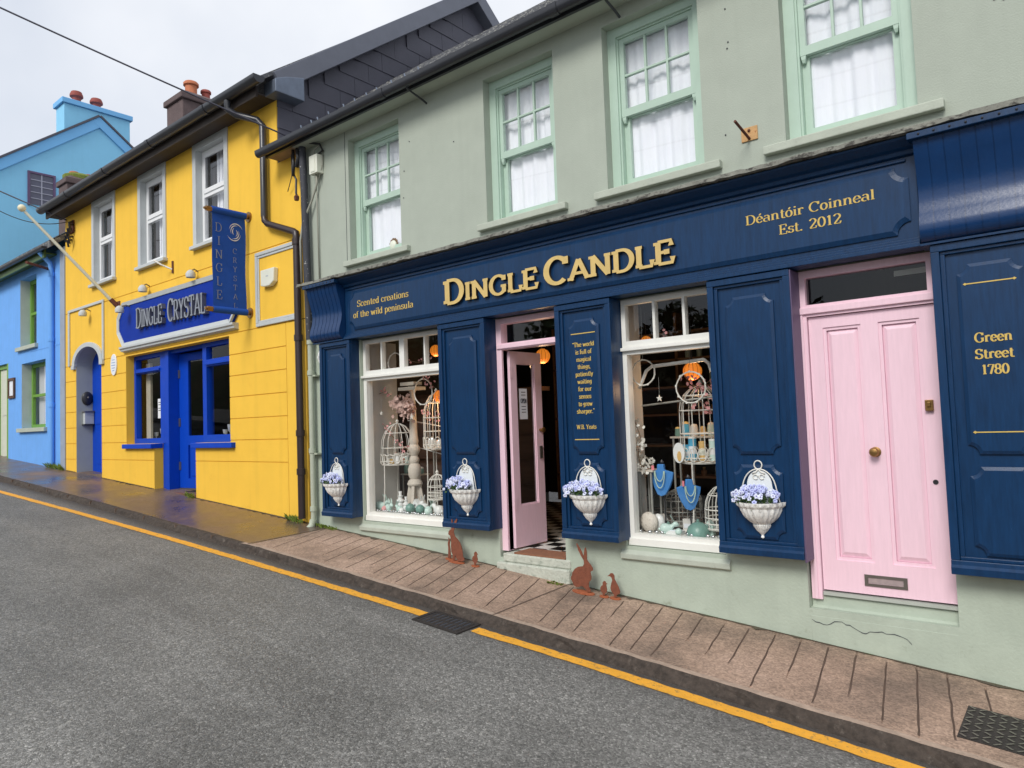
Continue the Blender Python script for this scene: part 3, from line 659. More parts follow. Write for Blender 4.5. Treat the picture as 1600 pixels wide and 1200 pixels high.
for i, (x0, x1) in enumerate(UPW):
    zt, zb = 3.58, 2.06
    f = MB(); y0 = .10
    # box frame
    f.wall(x0, x1, zb, zt, y0, .11, [(x0 + .085, x1 - .085, zb + .035, zt - .085)], back=True)
    f.wall(x0 + .085, x1 - .085, zb + .035, zt - .085, y0 + .018, .08, [(x0 + .10, x1 - .10, zb + .05, zt - .10)])
    fo = f.build('sash_window', GREENW, shop, bevel=.004)
    a0, a1 = x0 + .101, x1 - .101; zm = 2.80
    s_ = MB(); s_.wall(a0, a1, zm - .055, zt - .101, y0 + .035, .04, [(a0 + .045, a1 - .045, zm + .015, zt - .145)], back=True)
    gw = (a1 - a0 - .09) / 3; gz = (zt - .145 + zm + .015) / 2
    for k in (1, 2): s_.box(a0 + .045 + gw * k - .010, a0 + .045 + gw * k + .010, y0 + .0365, y0 + .07, zm + .015, zt - .145)
    s_.box(a0 + .045, a1 - .045, y0 + .037, y0 + .069, gz - .010, gz + .010)
    # sash horns
    for xx in (a0 + .002, a1 - .042):
        s_.loft([[(xx, y0 + .036, zm - .056), (xx + .04, y0 + .036, zm - .056), (xx + .04, y0 + .07, zm - .056), (xx, y0 + .07, zm - .056)],
                 [(xx + .004, y0 + .036, zm - .085), (xx + .036, y0 + .036, zm - .085), (xx + .036, y0 + .07, zm - .085), (xx + .004, y0 + .07, zm - .085)],
                 [(xx + .010, y0 + .045, zm - .112), (xx + .03, y0 + .045, zm - .112), (xx + .03, y0 + .07, zm - .112), (xx + .01, y0 + .07, zm - .112)]])
    s_.build('upper_sash', GREENW, fo, bevel=.003)
    s2 = MB(); s2.wall(a0, a1, zb + .051, zm - .02, y0 + .078, .04, [(a0 + .055, a1 - .055, zb + .115, zm - .06)], back=True)
    s2.build('lower_sash', GREENW, fo, bevel=.003)
    g = MB(); g.face([(a0 + .04, y0 + .055, zm), (a1 - .04, y0 + .055, zm), (a1 - .04, y0 + .055, zt - .14), (a0 + .04, y0 + .055, zt - .14)])
    g.build('pane', GLASSU, fo, fixn=False); g = MB(); g.face([(a0 + .05, y0 + .099, zb + .11), (a1 - .05, y0 + .099, zb + .11), (a1 - .05, y0 + .099, zm - .055), (a0 + .05, y0 + .099, zm - .055)])
    g.build('pane', GLASSU, fo, fixn=False)
    si = MB(); sx0, sx1 = ((-7.10, -5.93), (-4.86, -3.74), (-3.42, -2.22), (-1.87, -.66))[i]
    si.box(sx0, sx1, -.06, .001, 1.985, 2.052); si.box(x0 + .001, x1 - .001, .002, .10, 2.0, 2.062)
    si.build('sill', SAGEC, fo, bevel=.008)
# ledge over the shopfront: weathered, broken edge
b = MB(); rj = random.Random(8); prev = None; x = -7.76
while x < 3.6:
    e, z1, z2 = rj.uniform(-.012, .010), rj.uniform(-.006, .004), rj.uniform(-.005, .006)
    r = [(x, .0, 1.87), (x, -.285 - e, 1.838 + z1), (x, -.30 - e, 1.80 + z2), (x, .0, 1.79)]
    if prev:
        for k in range(3): b.face([prev[k], r[k], r[k + 1], prev[k + 1]])
    else: b.face(r)
    prev = r; x += rj.uniform(.04, .11)
b.build('ledge', STONE, shop, weld=True, fixn=False)
# fascia
b = MB(); fx0, fx1 = -6.99, -.835
b.box(fx0, fx1, -.12, .045, 1.132, 1.76)
b.box(fx0, fx1, -.165, .044, 1.062, 1.092); b.box(fx0, fx1, -.150, .043, 1.092, 1.112); b.box(fx0, fx1, -.135, .042, 1.112, 1.132)
b.prismx([(-.121, 1.69), (-.15, 1.70), (-.155, 1.725), (-.19, 1.74), (-.25, 1.775), (-.26, 1.789), (-.121, 1.789)], fx0 + .001, fx1 - .001)
b.prismx([(-.121, 1.655), (-.136, 1.66), (-.136, 1.675), (-.121, 1.68)], fx0 + .03, fx1 - .06)
fa = b.build('fascia', NAVY, shop, bevel=.004)
b = MB()
po = scallop(-6.90, -.885, 1.165, 1.632, .085)
pi_ = scallop(-6.90, -.885, 1.165, 1.632, .085, .034)
b.loft([[(x, -.119, z) for x, z in po], [(x, -.132, z) for x, z in po], [(x, -.146, z) for x, z in pi_]])
b.build('raised_panel', NAVY, fa)
for wd, u, w in (('DINGLE', -5.25, 1.26), ('CANDLE', -3.93, 1.345)):
    b = MB(); text(b, wd, front(-.147), u, 1.26, .240, w, T=.195, t=.14, d0=.0, d1=.034, small=.77, mf=0, ms=1, sh=.128)
    b.build('sign_lettering', [GOLD, GOLDS], fa, fixn=False)
for nm, st, u, v, h_, w in (('tagline_lettering', 'Scented creations', -6.28, 1.43, .074, .90), ('tagline_lettering', 'of the wild peninsula', -6.28, 1.302, .074, 1.05),
                            ('name_lettering', 'D\u00e9ant\u00f3ir Coinneal', -1.545, 1.442, .070, .91), ('date_lettering', 'Est.', -1.665, 1.322, .070, .175), ('date_lettering', '2012', -1.425, 1.322, .070, .225)):
    b = MB(); text(b, st, front(-.147), u, v, h_, w, 'c', T=.15, t=.055); b.build(nm, GOLDT, fa, fixn=False)

PIL = [(-7.50, -6.90), (-5.39, -4.73), (-3.85, -3.25), (-2.345, -1.70), (-.785, -.16)]
def pilaster(x0, x1):
    zb, zt = -1.08, 1.058
    p = MB(); p.box(x0 + .002, x1 - .002, -.11, .10, zb + .002, zt)
    p.box(x0, x0 + .05, -.15, -.109, zb + .09, zt - .05); p.box(x1 - .05, x1, -.15, -.109, zb + .09, zt - .05)
    p.box(x0, x1, -.152, -.109, zt - .05, zt - .001)
    p.prismx([(-.109, zb), (-.165, zb), (-.17, zb + .045), (-.155, zb + .062), (-.152, zb + .09), (-.109, zb + .09)], x0, x1)
    for xa, xb in ((x0 + .05, x0 + .078), (x1 - .078, x1 - .05)): p.box(xa, xb, -.132, -.109, zb + .112, zt - .072)
    p.box(x0 + .05, x1 - .05, -.133, -.109, zt - .072, zt - .05); p.box(x0 + .05, x1 - .05, -.133, -.109, zb + .09, zb + .112)
    po_ = p.build('pilaster', NAVY, shop, bevel=.004)
    for nm, za, zc in (('upper_panel', -.315, .905), ('lower_panel', -.955, -.395)):
        q = MB(); xa, xb = x0 + .135, x1 - .135
        o1 = scallop(xa, xb, za, zc, .06); o2 = scallop(xa, xb, za, zc, .06, .022)
        q.loft([[(x, -.109, z) for x, z in o1], [(x, -.124, z) for x, z in o1], [(x, -.134, z) for x, z in o2]])
        q.build(nm, NAVY, po_)
    return po_
pils = [pilaster(*p) for p in PIL]
b = MB(); b.box(-1.6985, -1.69, -.148, .10, -1.10, 1.05); b.build('side_lining', MAUVE, pils[3])
# quotation on the third pilaster
b = MB(); cx = -3.55; fr3 = front(-.135)
for k, (st, w) in enumerate((('"The world', .235), ('is full of', .175), ('magical', .16), ('things,', .14), ('patiently', .19), ('waiting', .155), ('for our', .145), ('senses', .13), ('to grow', .15), ('sharper."', .19))):
    text(b, st, fr3, cx, .655 - k * .0672, .040, w, 'c', T=.17, t=.075)
text(b, 'W.B. Yeats', fr3, cx, -.09, .038, .21, 'c', T=.17, t=.075)
for z in (.775, -.185): b.box(cx - .13, cx + .13, -.1365, -.134, z - .004, z + .004)
b.build('quotation_lettering', GOLDT, pils[2], fixn=False)
b = MB(); cx = -.475
text(b, 'Green', fr3, cx, .395, .060, .20, 'c', T=.2, t=.08); text(b, 'Street', fr3, cx, .290, .060, .205, 'c', T=.2, t=.08); text(b, '1780', fr3, cx, .190, .060, .145, 'c', T=.2, t=.08)
for z in (.775, -.175):
    b.box(cx - .14, cx + .14, -.1365, -.134, z - .0035, z + .0035)
    for s_ in (-.13, .13): b.prism([(cx + s_ - .012, z), (cx + s_, z + .009), (cx + s_ + .012, z), (cx + s_, z - .009)], -.1372, -.134)
b.build('street_lettering', GOLDT, pils[4], fixn=False)
# consoles at both ends of the fascia
def console(x0, x1):
    prof = [(-.255, 1.745), (-.238, 1.66), (-.205, 1.56), (-.178, 1.46), (-.170, 1.38), (-.182, 1.30), (-.205, 1.23), (-.218, 1.175), (-.212, 1.125), (-.185, 1.088), (-.155, 1.075), (.03, 1.075), (.03, 1.745)]
    c_ = MB(); sm = []
    for i in range(len(prof) - 3):
        sm += [prof[i], tuple((u + v) / 2 for u, v in zip(prof[i], prof[i + 1]))]
    sm += prof[-3:]
    n = 8; w = (x1 - x0) / n
    c_.prismx([(y + .006 if y < 0 else y, z) for y, z in sm], x0 + .003, x1 - .003)
    for k in range(n): c_.prismx(sm, x0 + k * w + .0035, x0 + (k + 1) * w - .0035)
    o = c_.build('console', NAVYD, shop, smooth=True)
    t_ = MB(); t_.box(x0 - .025, x1 + .02, -.295, .03, 1.746, 1.789); ot = t_.build('cap', NAVY, o, bevel=.004)
    for k in range(8):
        r_ = MB(); xx = x0 + .045 + k * (x1 - x0 - .09) / 7; r_.ball((xx, -.296, 1.768), .008, 0, 8); r_.build('bolt', DKP, o)
    l_ = MB(); l_.box(x0 - .005, x1 + .005, -.17, .03, 1.060, 1.0745); l_.build('base_moulding', NAVY, o)
console(-7.60, -6.995); console(-.83, -.13)

# ------------------------------------------------------------------ shop windows and doors
def pane(x0, x1, y, z0, z1, parent, m=GLASS):
    g = MB(); g.face([(x0, y, z0), (x1, y, z0), (x1, y, z1), (x0, y, z1)]); return g.build('pane', m, parent, fixn=False)
def shop_window(x0, x1, cols, mid):
    zb, zt, tz = -1.125, 1.055, .60
    y = .045; f = MB()
    f.wall(x0, x1, zb, zt, y, .09, [(x0 + .055, x1 - .055, zb + .10, tz - .045), (x0 + .02, x1 - .02, tz + .02, zt - .012)], back=True)
    f.box(x0 - .01, x1 + .01, y - .035, y + .001, tz - .012, tz + .018)     # drip mould on the transom
    f.box(x0 + .001, x1 - .001, y - .02, y + .001, zb + .001, zb + .065)
    fo = f.build('shop_window', WHITE, shop, bevel=.005)
    n = len(cols) - 1
    groups = ((cols[0], cols[mid]), (cols[mid], cols[-1])) if mid else ((cols[0], cols[-1]),)
    for a, c in groups:
        v = MB(); v.wall(a, c, tz + .021, zt - .013, y - .012, .06, [(p + .04 if p == a else p + .012, q - .04 if q == c else q - .012, tz + .075, zt - .055) for p, q in zip(cols, cols[1:]) if p >= a - 1e-6 and q <= c + 1e-6], back=True)
        v.build('fanlight', WHITE, fo, bevel=.004)
    pane(x0 + .05, x1 - .05, y + .05, zb + .09, tz - .04, fo)
    pane(x0 + .03, x1 - .03, y + .02, tz + .07, zt - .05, fo)
    return fo
shop_window(-6.885, -5.40, [-6.862, -6.53, -6.17, -5.79, -5.42], 2)
shop_window(-3.265, -2.35, [-3.243, -2.92, -2.64, -2.372], 0)
# shop door: frame, fanlight, leaf swung inwards
b = MB(); x0, x1 = DOOR; y = .04
b.wall(x0, x1 - .02, -1.30, 1.055, y, .10, [(x0 + .075, x1 - .085, -1.31, .735), (x0 + .075, x1 - .085, .80, 1.0)], back=True)
b.box(x0 + .02, x1 - .04, y - .018, y + .001, .745, .79)
b.box(x0 + .045, x0 + .075, y + .02, y + .12, -1.30, .735); 
df = b.build('shop_door', PINK, shop, bevel=.005)
pane(x0 + .07, x1 - .08, y + .05, .79, 1.005, df)
hx, hy = -4.63, .125
leaf = bpy.data.objects.new('door_leaf', None)
b = MB(); lw = .50; zb, zt = -1.285, .725
b.wall(0, lw, zb, zt, 0, .045, [(.095, lw - .11, zb + .42, zt - .12)], back=True)
b.wall(.095, lw - .11, zb + .42, zt - .12, .008, .03, [(.108, lw - .123, zb + .433, zt - .133)])
leaf = b.build('door_leaf', PINK, df, local=True, bevel=.004)
th = math.radians(88)
leaf.location = Vector((hx, hy, 0)) - shop.location; leaf.rotation_euler = (0, 0, th)
def on_leaf(mb, name, m, par=df, **k):
    o = mb.build(name, m, par, local=True, **k); o.location = leaf.location; o.rotation_euler = leaf.rotation_euler; return o
g = MB(); g.face([(.10, .022, zb + .425), (lw - .115, .022, zb + .425), (lw - .115, .022, zt - .125), (.10, .022, zt - .125)]); on_leaf(g, 'pane', GLASSD, fixn=False)
g = MB(); g.lathe([(.016, 0), (.016, .03), (.028, .04), (.028, .055), (.012, .06)], (0, 0, 0), 12)
g.v = [(lw - .05 + v[0], -v[2], v[1] + .0) for v in g.v]; g.v = [(x_, y_, z_ - .10) for x_, y_, z_ in g.v]
on_leaf(g, 'door_knob', BRASS, smooth=True)
g = MB(); g.box(lw - .075, lw - .03, -.012, -.001, -.40, -.27); on_leaf(g, 'lock_plate', STEEL)
for z in (.45, -.9): g = MB(); g.box(-.01, .03, -.006, -.0005, z, z + .12); on_leaf(g, 'hinge', PINK)
# pink house door with two tall panels
b = MB(); x0, x1 = PDOOR; y = .045
b.wall(x0 + .012, x1, -1.395, 1.055, y, .09, [(x0 + .085, x1 + .06, -1.40, .705), (x0 + .085, x1 - .06, .795, 1.0)], back=True)
b.box(x0 + .03, x1 - .01, y - .02, y + .001, .725, .775)
b.box(x0 + .035, x0 + .06, y - .012, y + .001, -1.395, .725)
pd = b.build('house_door', PINK, shop, bevel=.005)
pane(x0 + .08, x1 - .055, y + .045, .79, 1.005, pd, GLASSD)
b = MB(); lx0, lx1 = x0 + .09, x1 + .005; yl = .07
px = [(-1.545, -1.285), (-1.17, -.91)]
b.wall(lx0, lx1, -1.325, .70, yl, .05, [(a, c, -1.10, .615) for a, c in px], back=True)
for a, c in px:
    b.wall(a, c, -1.10, .615, yl + .010, .03, [(a + .022, c - .022, -1.078, .593)])
    b.box(a + .022, c - .022, yl + .030, yl + .044, -1.078, .593)
    b.loft([[(a + .022, yl + .030, -1.078), (c - .022, yl + .030, -1.078), (c - .022, yl + .030, .593), (a + .022, yl + .030, .593)],
            [(a + .055, yl + .012, -1.04), (c - .055, yl + .012, -1.04), (c - .055, yl + .012, .555), (a + .055, yl + .012, .555)]])
b.build('door_leaf', PINK, pd, bevel=.004)
b = MB(); b.lathe([(.036, 0), (.036, .006), (.014, .012), (.014, .03), (.030, .042), (.034, .055), (.026, .07), (.01, .075)], (0, 0, 0), 18)
b.v = [(-1.235 + v[0], yl - v[2], -.31 + v[1]) for v in b.v]; b.build('door_knob', BRASS, pd, smooth=True)
b = MB(); b.wall(-1.36, -1.085, -1.265, -1.185, yl - .008, .012, [(-1.335, -1.11, -1.247, -1.203)], back=True)
b.box(-1.334, -1.111, yl - .001, yl + .0005, -1.246, -1.204, 1); b.build('letterbox', [STEEL, mat('dull_flap', lin(176, 160, 160), .5, .15, 20, metal=.3)], pd, bevel=.002)
b = MB(); b.box(-.905, -.855, yl - .03, yl - .0005, -.03, .045); b.box(-.89, -.87, yl - .045, yl - .029, -.0, .03); b.build('door_lock', BRASS, pd, bevel=.003)
b = MB(); b.lathe([(.017, 0), (.017, .004), (.006, .004), (.006, .001)], (0, 0, 0), 14); b.v = [(-.875 + v[0], yl - v[2], -.515 + v[1]) for v in b.v]; b.build('keyhole', DKP, pd)
b = MB(); b.box(lx0, lx1, yl - .02, yl + .05, -1.362, -1.338); b.build('threshold', mat('aluminium', lin(186, 192, 184), .4, .06, 8, metal=.2), pd)
b = MB(); b.box(-1.05, -.84, y + .0405, y + .0435, .925, .965); b.build('tape_strip', TAPE, pd)

# ------------------------------------------------------------------ roof, gutter, pipes of the shop
b = MB(); rr = random.Random(21)
ey, ez, ry, rz = -.28, 3.765, 3.2, 6.46
nc = 15
for k in range(nc):
    t0, t1 = k / nc, (k + 1.25) / nc; off = (k % 2) * .15
    x = -8.55 - off * .5
    while x < 3.7:
        w = .29 + rr.uniform(-.02, .02); d = rr.uniform(-.004, .006); x2 = min(x + w, 3.7)
        y0, z0, y1, z1 = ey + (ry - ey) * t0, ez + (rz - ez) * t0, ey + (ry - ey) * min(t1, 1), ez + (rz - ez) * min(t1, 1)
        b.add([(x, y0, z0 + .022 + d), (x2 - .006, y0, z0 + .022 + d + rr.uniform(-.003, .003)), (x2 - .006, y1, z1 + .004), (x, y1, z1 + .004),
               (x, y0, z0 + .012), (x2 - .006, y0, z0 + .012)], [(0, 1, 2, 3), (0, 4, 5, 1)])
        x += w
b.prismx([(ey + .02, ez), (ry, rz), (6.5, 3.8), (6.5, 3.74), (ry, rz - .1), (ey + .02, ez - .05)], -8.5, 3.65)
b.build('roof', SLATER, shop, fixn=False)
b = MB()
for x0_, x1_ in ((-8.57, 3.6),):
    gx_ = arc(-.30, 3.752, .052, .062, 180, 360, 10)
    b.loft([[(x0_, y_, z_) for y_, z_ in gx_ + [(-.246, 3.775), (-.354, 3.775)]], [(x1_, y_, z_) for y_, z_ in gx_ + [(-.246, 3.775), (-.354, 3.775)]]])
for x_ in (-6.0, -3.6, -1.2):
    gx2 = arc(-.30, 3.751, .058, .069, 180, 360, 10) + [(-.24, 3.779), (-.36, 3.779)]
    b.loft([[(x_ - .05, y_, z_) for y_, z_ in gx2], [(x_ + .05, y_, z_) for y_, z_ in gx2]])
b.build('gutter', GUT, shop, smooth=True)
b = MB(); b.box(-8.5, 3.6, -.235, -.20, 3.69, 3.745); b.build('fascia_board', GUT, shop); b = MB(); b.box(-7.95, 3.6, -.199, -.001, 3.70, 3.74); b.build('soffit_board', SAGE, shop); b = MB(); b.box(-8.5, -7.951, -.199, -.001, 3.70, 3.74); b.build('verge_soffit', mat('bare_board', lin(150, 128, 104), .8, .15, 5), shop)
for x_ in (-5.6, -3.1):
    b = MB(); b.tube([(x_, -.001, 3.60), (x_, -.06, 3.62), (x_, -.22, 3.655), (x_, -.30, 3.68)], .012, 6); b.build('gutter_bracket', GUT, shop)
rr2 = random.Random(2)
for k in range(11):
    x_ = -7.6 + k * .22 + rr2.uniform(-.05, .05); b = MB(); b.tube([(x_, -.30, 3.80), (x_ - .02, -.30, 3.845), (x_ - .05, -.27, 3.86), (x_ - .07, -.24, 3.85)], .008, 5); b.build('slate_clip', LEAD, shop)
b = MB(); b.tube([(-7.80, -.07, 1.12), (-7.80, -.07, -1.02), (-7.81, -.07, -1.17)], .034, 12)
for z in (1.12, .72, -.28, -1.02): b.tube([(-7.80, -.07, z - .03), (-7.80, -.07, z + .03)], .045, 12)
b.tube([(-7.81, -.07, -1.16), (-7.82, -.085, -1.23), (-7.83, -.14, -1.285)], .045, 12)
for z in (.68, -.32): b.box(-7.86, -7.70, -.075, .0, z - .01, z + .01)
b.build('lower_downpipe', PIPEG, shop, smooth=True)
b = MB(); b.tube([(-7.86, -.09, 3.70), (-7.84, -.085, 3.2), (-7.82, -.08, 2.2), (-7.80, -.075, 1.15)], .048, 12)
b.build('upper_downpipe', OLDP, shop, smooth=True)
b = MB(); b.tube([(-7.60, -.02, 1.02), (-7.605, -.06, .98), (-7.60, -.09, .90), (-7.59, -.07, .84), (-7.57, -.05, .86), (-7.565, -.03, .92)], .018, 8); b.build('cable_hook', PLANT, shop, smooth=True)

# ------------------------------------------------------------------ inside the shop
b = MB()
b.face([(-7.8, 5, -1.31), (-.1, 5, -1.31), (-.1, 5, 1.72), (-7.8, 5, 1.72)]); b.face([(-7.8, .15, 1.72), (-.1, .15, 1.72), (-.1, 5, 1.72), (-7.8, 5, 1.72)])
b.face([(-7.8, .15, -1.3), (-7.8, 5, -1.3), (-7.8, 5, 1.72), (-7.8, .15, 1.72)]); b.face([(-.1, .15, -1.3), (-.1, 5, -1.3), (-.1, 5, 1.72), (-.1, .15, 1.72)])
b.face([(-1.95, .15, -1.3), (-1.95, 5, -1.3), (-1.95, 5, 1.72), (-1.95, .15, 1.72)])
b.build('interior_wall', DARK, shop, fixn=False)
b = MB()
for i in range(33):
    for j in range(20):
        x_, y_ = -7.8 + i * .18, .145 + j * .18; b.face([(x_, y_, -1.305), (x_ + .18, y_, -1.305), (x_ + .18, y_ + .18, -1.305), (x_, y_ + .18, -1.305)], (i + j) % 2)
b.build('tiled_floor', [BLKT, WHTT], shop, fixn=False)
b = MB()
for x0_, x1_ in ((-7.35, -5.0), (-3.85, -2.0)): b.box(x0_, x1_, .14, .95, -1.30, -1.035)
b.box(-7.02, -6.93, .137, .62, -1.034, 1.055); b.box(-3.36, -3.28, .137, .42, -1.034, 1.055)
b.build('display_bed', DECK, shop, bevel=.004)
b = MB()
b.box(-7.75, -5.0, 1.05, 1.09, -1.3, .35)
for z in (-.75, -.45, -.15, .15): b.box(-7.75, -5.0, 1.02, 1.049, z, z + .012)
b.box(-7.75, -5.0, 1.10, 1.3, .352, .40)
b.build('display_screen', WOODD, shop)
b = MB()
# shelving seen through the door and right window
for xs_ in (-6.9, -5.8, -4.7, -3.6, -2.5): b.box(xs_, xs_ + .04, 4.0, 4.4, -1.3, 1.5)
for z in (-.9, -.45, 0, .4, .8, 1.2): b.box(-6.9, -2.4, 4.0, 4.4, z, z + .03)
b.build('shelf_unit', WOODM, shop)

# ================================================================== the yellow building
yb = thing('yellow_building', (-12, 0, g0(-12)), 'yellow two-storey shop with royal blue shopfront, grey trim and a dark slate gable', 'building')
XL, XR = -16.46, -8.0
YW = [(-14.94, -14.05), (-12.87, -12.0), (-10.86, -9.98)]
SHOPO = (-13.54, -9.94); ARCHX = (-15.90, -14.64)
holes = [(a, c, 2.97, 4.50) for a, c in YW] + [(SHOPO[0], SHOPO[1], -.155, 1.43), (-12.44, -11.0, -1.6, 1.43), (ARCHX[0], ARCHX[1], -1.4, 1.79)]
b = MB()
b.wall(XL, -8.549, -3.2, 3.70, .012, .14, holes); b.wall(XL, -8.577, 3.70, 4.70, .012, .14, holes); b.box(-8.548, -8.40, .0125, .1, -3.2, 3.70)
cs = [-3.2, -.44, -.125, .19, .51, .825, 1.14, 1.46, 2.56, 4.70]
for k in range(len(cs) - 1):
    z0, z1 = cs[k] + .006, cs[k + 1] - .006
    if z1 < 1.46: b.wall(XL, -8.456, z0, z1, 0, .011, holes)
    elif z1 < 2.57: b.wall(XL, XR, z0, z1, 0, .011, holes)
    else: b.wall(XL, XR, z0, 3.70, 0, .0115, holes); b.wall(XL, -8.577, 3.7, z1, 0, .0115, holes)
b.wall(-8.448, XR, -3.2, 1.454, 0, .14)
# arch head: spandrels either side of a semicircular arch
ax, az, ar = (ARCHX[0] + ARCHX[1]) / 2, 1.44, (ARCHX[1] - ARCHX[0]) / 2
ah = arc(ax, az, ar, .34, 180, 0, 16)
b.prism([(ARCHX[0], 1.44)] + ah[1:9] + [(ax, 1.80), (ARCHX[0], 1.80)], .001, .15); b.prism([(ARCHX[1], 1.44), (ARCHX[1], 1.80), (ax, 1.80)] + ah[8:16], .001, .15)
b.build('wall', YEL, yb)
b = MB()
# arch intrados and grey hood mould (the opening is cut as a dark curved recess under the hood)
b.loft([[(x, -.045, z) for x, z in arc(ax, az, ar + .12, .42, 184, -4, 18) + arc(ax, az, ar - .01, .33, -2, 182, 18)], [(x, .011, z) for x, z in arc(ax, az, ar + .12, .42, 184, -4, 18) + arc(ax, az, ar - .01, .33, -2, 182, 18)]])
b.box(ARCHX[0] - .15, ARCHX[0] + .0, -.05, .0, 1.37, 1.44); b.box(ARCHX[1], ARCHX[1] + .15, -.05, .0, 1.37, 1.44)
b.build('hood_mould', GREYT, yb, bevel=.006)
b = MB(); b.loft([[(x, .002, z) for x, z in arc(ax, az, ar - .004, .336, 180, 0, 16)], [(x, .32, z) for x, z in arc(ax, az, ar - .004, .336, 180, 0, 16)]], cap=False, close=False); b.build('arch_soffit', mat('porch_grey', lin(164, 170, 170), .7, .05, 4), yb)
b = MB()
b.box(ARCHX[0] - .03, ARCHX[0] - .001, .155, .75, -1.2, 1.44); b.box(ARCHX[0] - .001, ARCHX[0] + .004, .003, .75, -1.2, 1.44)
b.box(ARCHX[1] - .004, ARCHX[1], .003, .75, -1.2, 1.44)
b.build('porch_side', mat('porch_grey', lin(164, 170, 170), .7, .05, 4), yb)
b = MB(); b.box(ARCHX[0] + .004, ARCHX[1] - .004, .30, .35, -.72, 1.80)
for x0, x1 in ((ARCHX[0] + .2, ax - .06), (ax + .06, ARCHX[1] - .2)):
    for z0, z1 in ((-.55, .1), (.25, 1.2)): b.box(x0, x1, .29, .301, z0, z1)
b.build('side_door', BLUE, yb, bevel=.005)
b = MB(); b.box(ARCHX[0] + .004, ARCHX[1] - .004, .05, .35, -1.3, -.72); b.build('side_step', PAVA, yb)
# windows
for a, c in YW:
    f = MB(); f.wall(a - .10, c + .10, 2.955, 4.60, -.02, .019, [(a, c, 2.97, 4.5)])
    f.box(a - .0, a + .006, -.02, .11, 2.97, 4.5); f.box(c - .006, c, -.02, .11, 2.97, 4.5); f.box(a + .006, c - .006, -.019, .11, 4.494, 4.5)
    fo = f.build('window', GREYT, yb)
    q = MB(); zt, zb = 4.46, 2.99
    q.wall(a + .006, c - .006, zb, zt + .034, .09, .06, [(a + .07, c - .07, zb + .08, 3.74), (a + .07, c - .07, 3.84, zt - .05)], back=True)
    q.wall(a + .075, c - .075, 3.80, zt - .02, .075, .016, [(a + .125, c - .125, 3.87, zt - .085)])
    q.build('frame', UPVC, fo, bevel=.004)
    g = MB(); g.face([(a + .06, .115, zb + .07), (c - .06, .115, zb + .07), (c - .06, .115, 3.75), (a + .06, .115, 3.75)]); g.face([(a + .12, .105, 3.86), (c - .12, .105, 3.86), (c - .12, .105, zt - .08), (a + .12, .105, zt - .08)])
    g.build('pane', GLASSU, fo, fixn=False)
    k = MB(); k.box(a - .12, c + .13, -.08, .0, 2.90, 2.955); k.box(a, c, 0, .09, 2.95, 2.985); k.build('sill', GREYT, fo, bevel=.006)
    k = MB(); k.face([(a - .2, .55, 2.7), (c + .2, .55, 2.7), (c + .2, .55, 4.8), (a - .2, .55, 4.8)]); n = 14
    for j in range(n):
        x0 = a + .05 + j * (c - a - .1) / n; k.box(x0, x0 + .9 * (c - a - .1) / n, .20 + .01 * (j % 2), .21 + .01 * (j % 2), 2.95, 4.5, 1 if j > 3 else 0)
    k.build('blind', [DARK, CURT], fo, fixn=False)
# grey panel mouldings on the wall
def frame_strip(mb, x0, x1, z0, z1, w, y0=-.028, y1=.0):
    mb.box(x0, x1, y0, y1, z1 - w, z1); mb.box(x0, x1, y0, y1, z0, z0 + w); mb.box(x0, x0 + w, y0, y1, z0 + w, z1 - w); mb.box(x1 - w, x1, y0, y1, z0 + w, z1 - w)
b = MB(); frame_strip(b, -9.16, -8.10, 1.47, 2.53, .05); frame_strip(b, -9.11, -8.15, 1.52, 2.48, .035, -.016); b.build('panel_moulding', GREYT, yb, bevel=.008)
b = MB()
b.box(-16.27, -14.48, -.028, 0, 2.555, 2.61); b.box(-16.27, -16.20, -.028, 0, 1.45, 2.555); b.box(-14.55, -14.48, -.028, 0, 1.45, 2.555)
b.build('panel_moulding', GREYT, yb, bevel=.008)
# shopfront
y = .14; zb, zt = -.155, 1.43
b = MB()
b.wall(-13.54, -12.28, zb, zt, y, .09, [(-13.46, -12.50, zb + .09, 1.10), (-13.46, -12.50, 1.19, zt - .07)], back=True)
b.wall(-11.02, -9.94, zb, zt, y, .09, [(-10.90, -9.98, zb + .12, 1.05), (-10.90, -9.98, 1.16, zt - .07)], back=True)
b.box(-13.46, -12.50, y - .03, y, 1.115, 1.155); b.box(-10.90, -9.95, y - .03, y, 1.07, 1.11)
b.box(-12.28, -12.16, y - .02, y + .20, -.98, zt); b.box(-12.44, -12.281, y + .01, y + .09, -1.0, zb)
b.box(-12.16, -11.02, y + .02, y + .10, 1.37, zt)
b.build('shopfront_frame', BLUE, yb, bevel=.006)
def ypane(a, c, z0, z1, yy):
    g = MB(); g.face([(a, yy, z0), (c, yy, z0), (c, yy, z1), (a, yy, z1)]); g.build('shopfront_pane', GLASSY, yb, fixn=False)
ypane(-13.47, -12.49, zb + .08, 1.11, y + .05); ypane(-13.47, -12.49, 1.18, zt - .06, y + .05); ypane(-10.91, -9.97, zb + .11, 1.06, y + .05); ypane(-10.91, -9.97, 1.15, zt - .06, y + .05)
b = MB(); b.box(-13.58, -12.42, -.07, y, -.235, -.157); b.build('shopfront_sill', BLUE, yb, bevel=.008)
b = MB(); b.box(-11.04, -9.80, -.07, y, -.235, -.157); b.build('shopfront_sill', BLUE, yb, bevel=.008)
b = MB(); b.prismx([(-.0, -1.2), (.14, -1.2), (.14, -.235), (.02, -.235), (-.0, -.27)], -12.442, -12.438); b.build('wall_end', YEL, yb)
b = MB(); lw = .96; zb2, zt2 = -.92, 1.36
b.wall(0, lw, zb2, zt2, 0, .05, [(.28, lw - .22, zb2 + .88, zt2 - .13), (.26, lw - .2, zb2 + .16, zb2 + .72)], back=True)
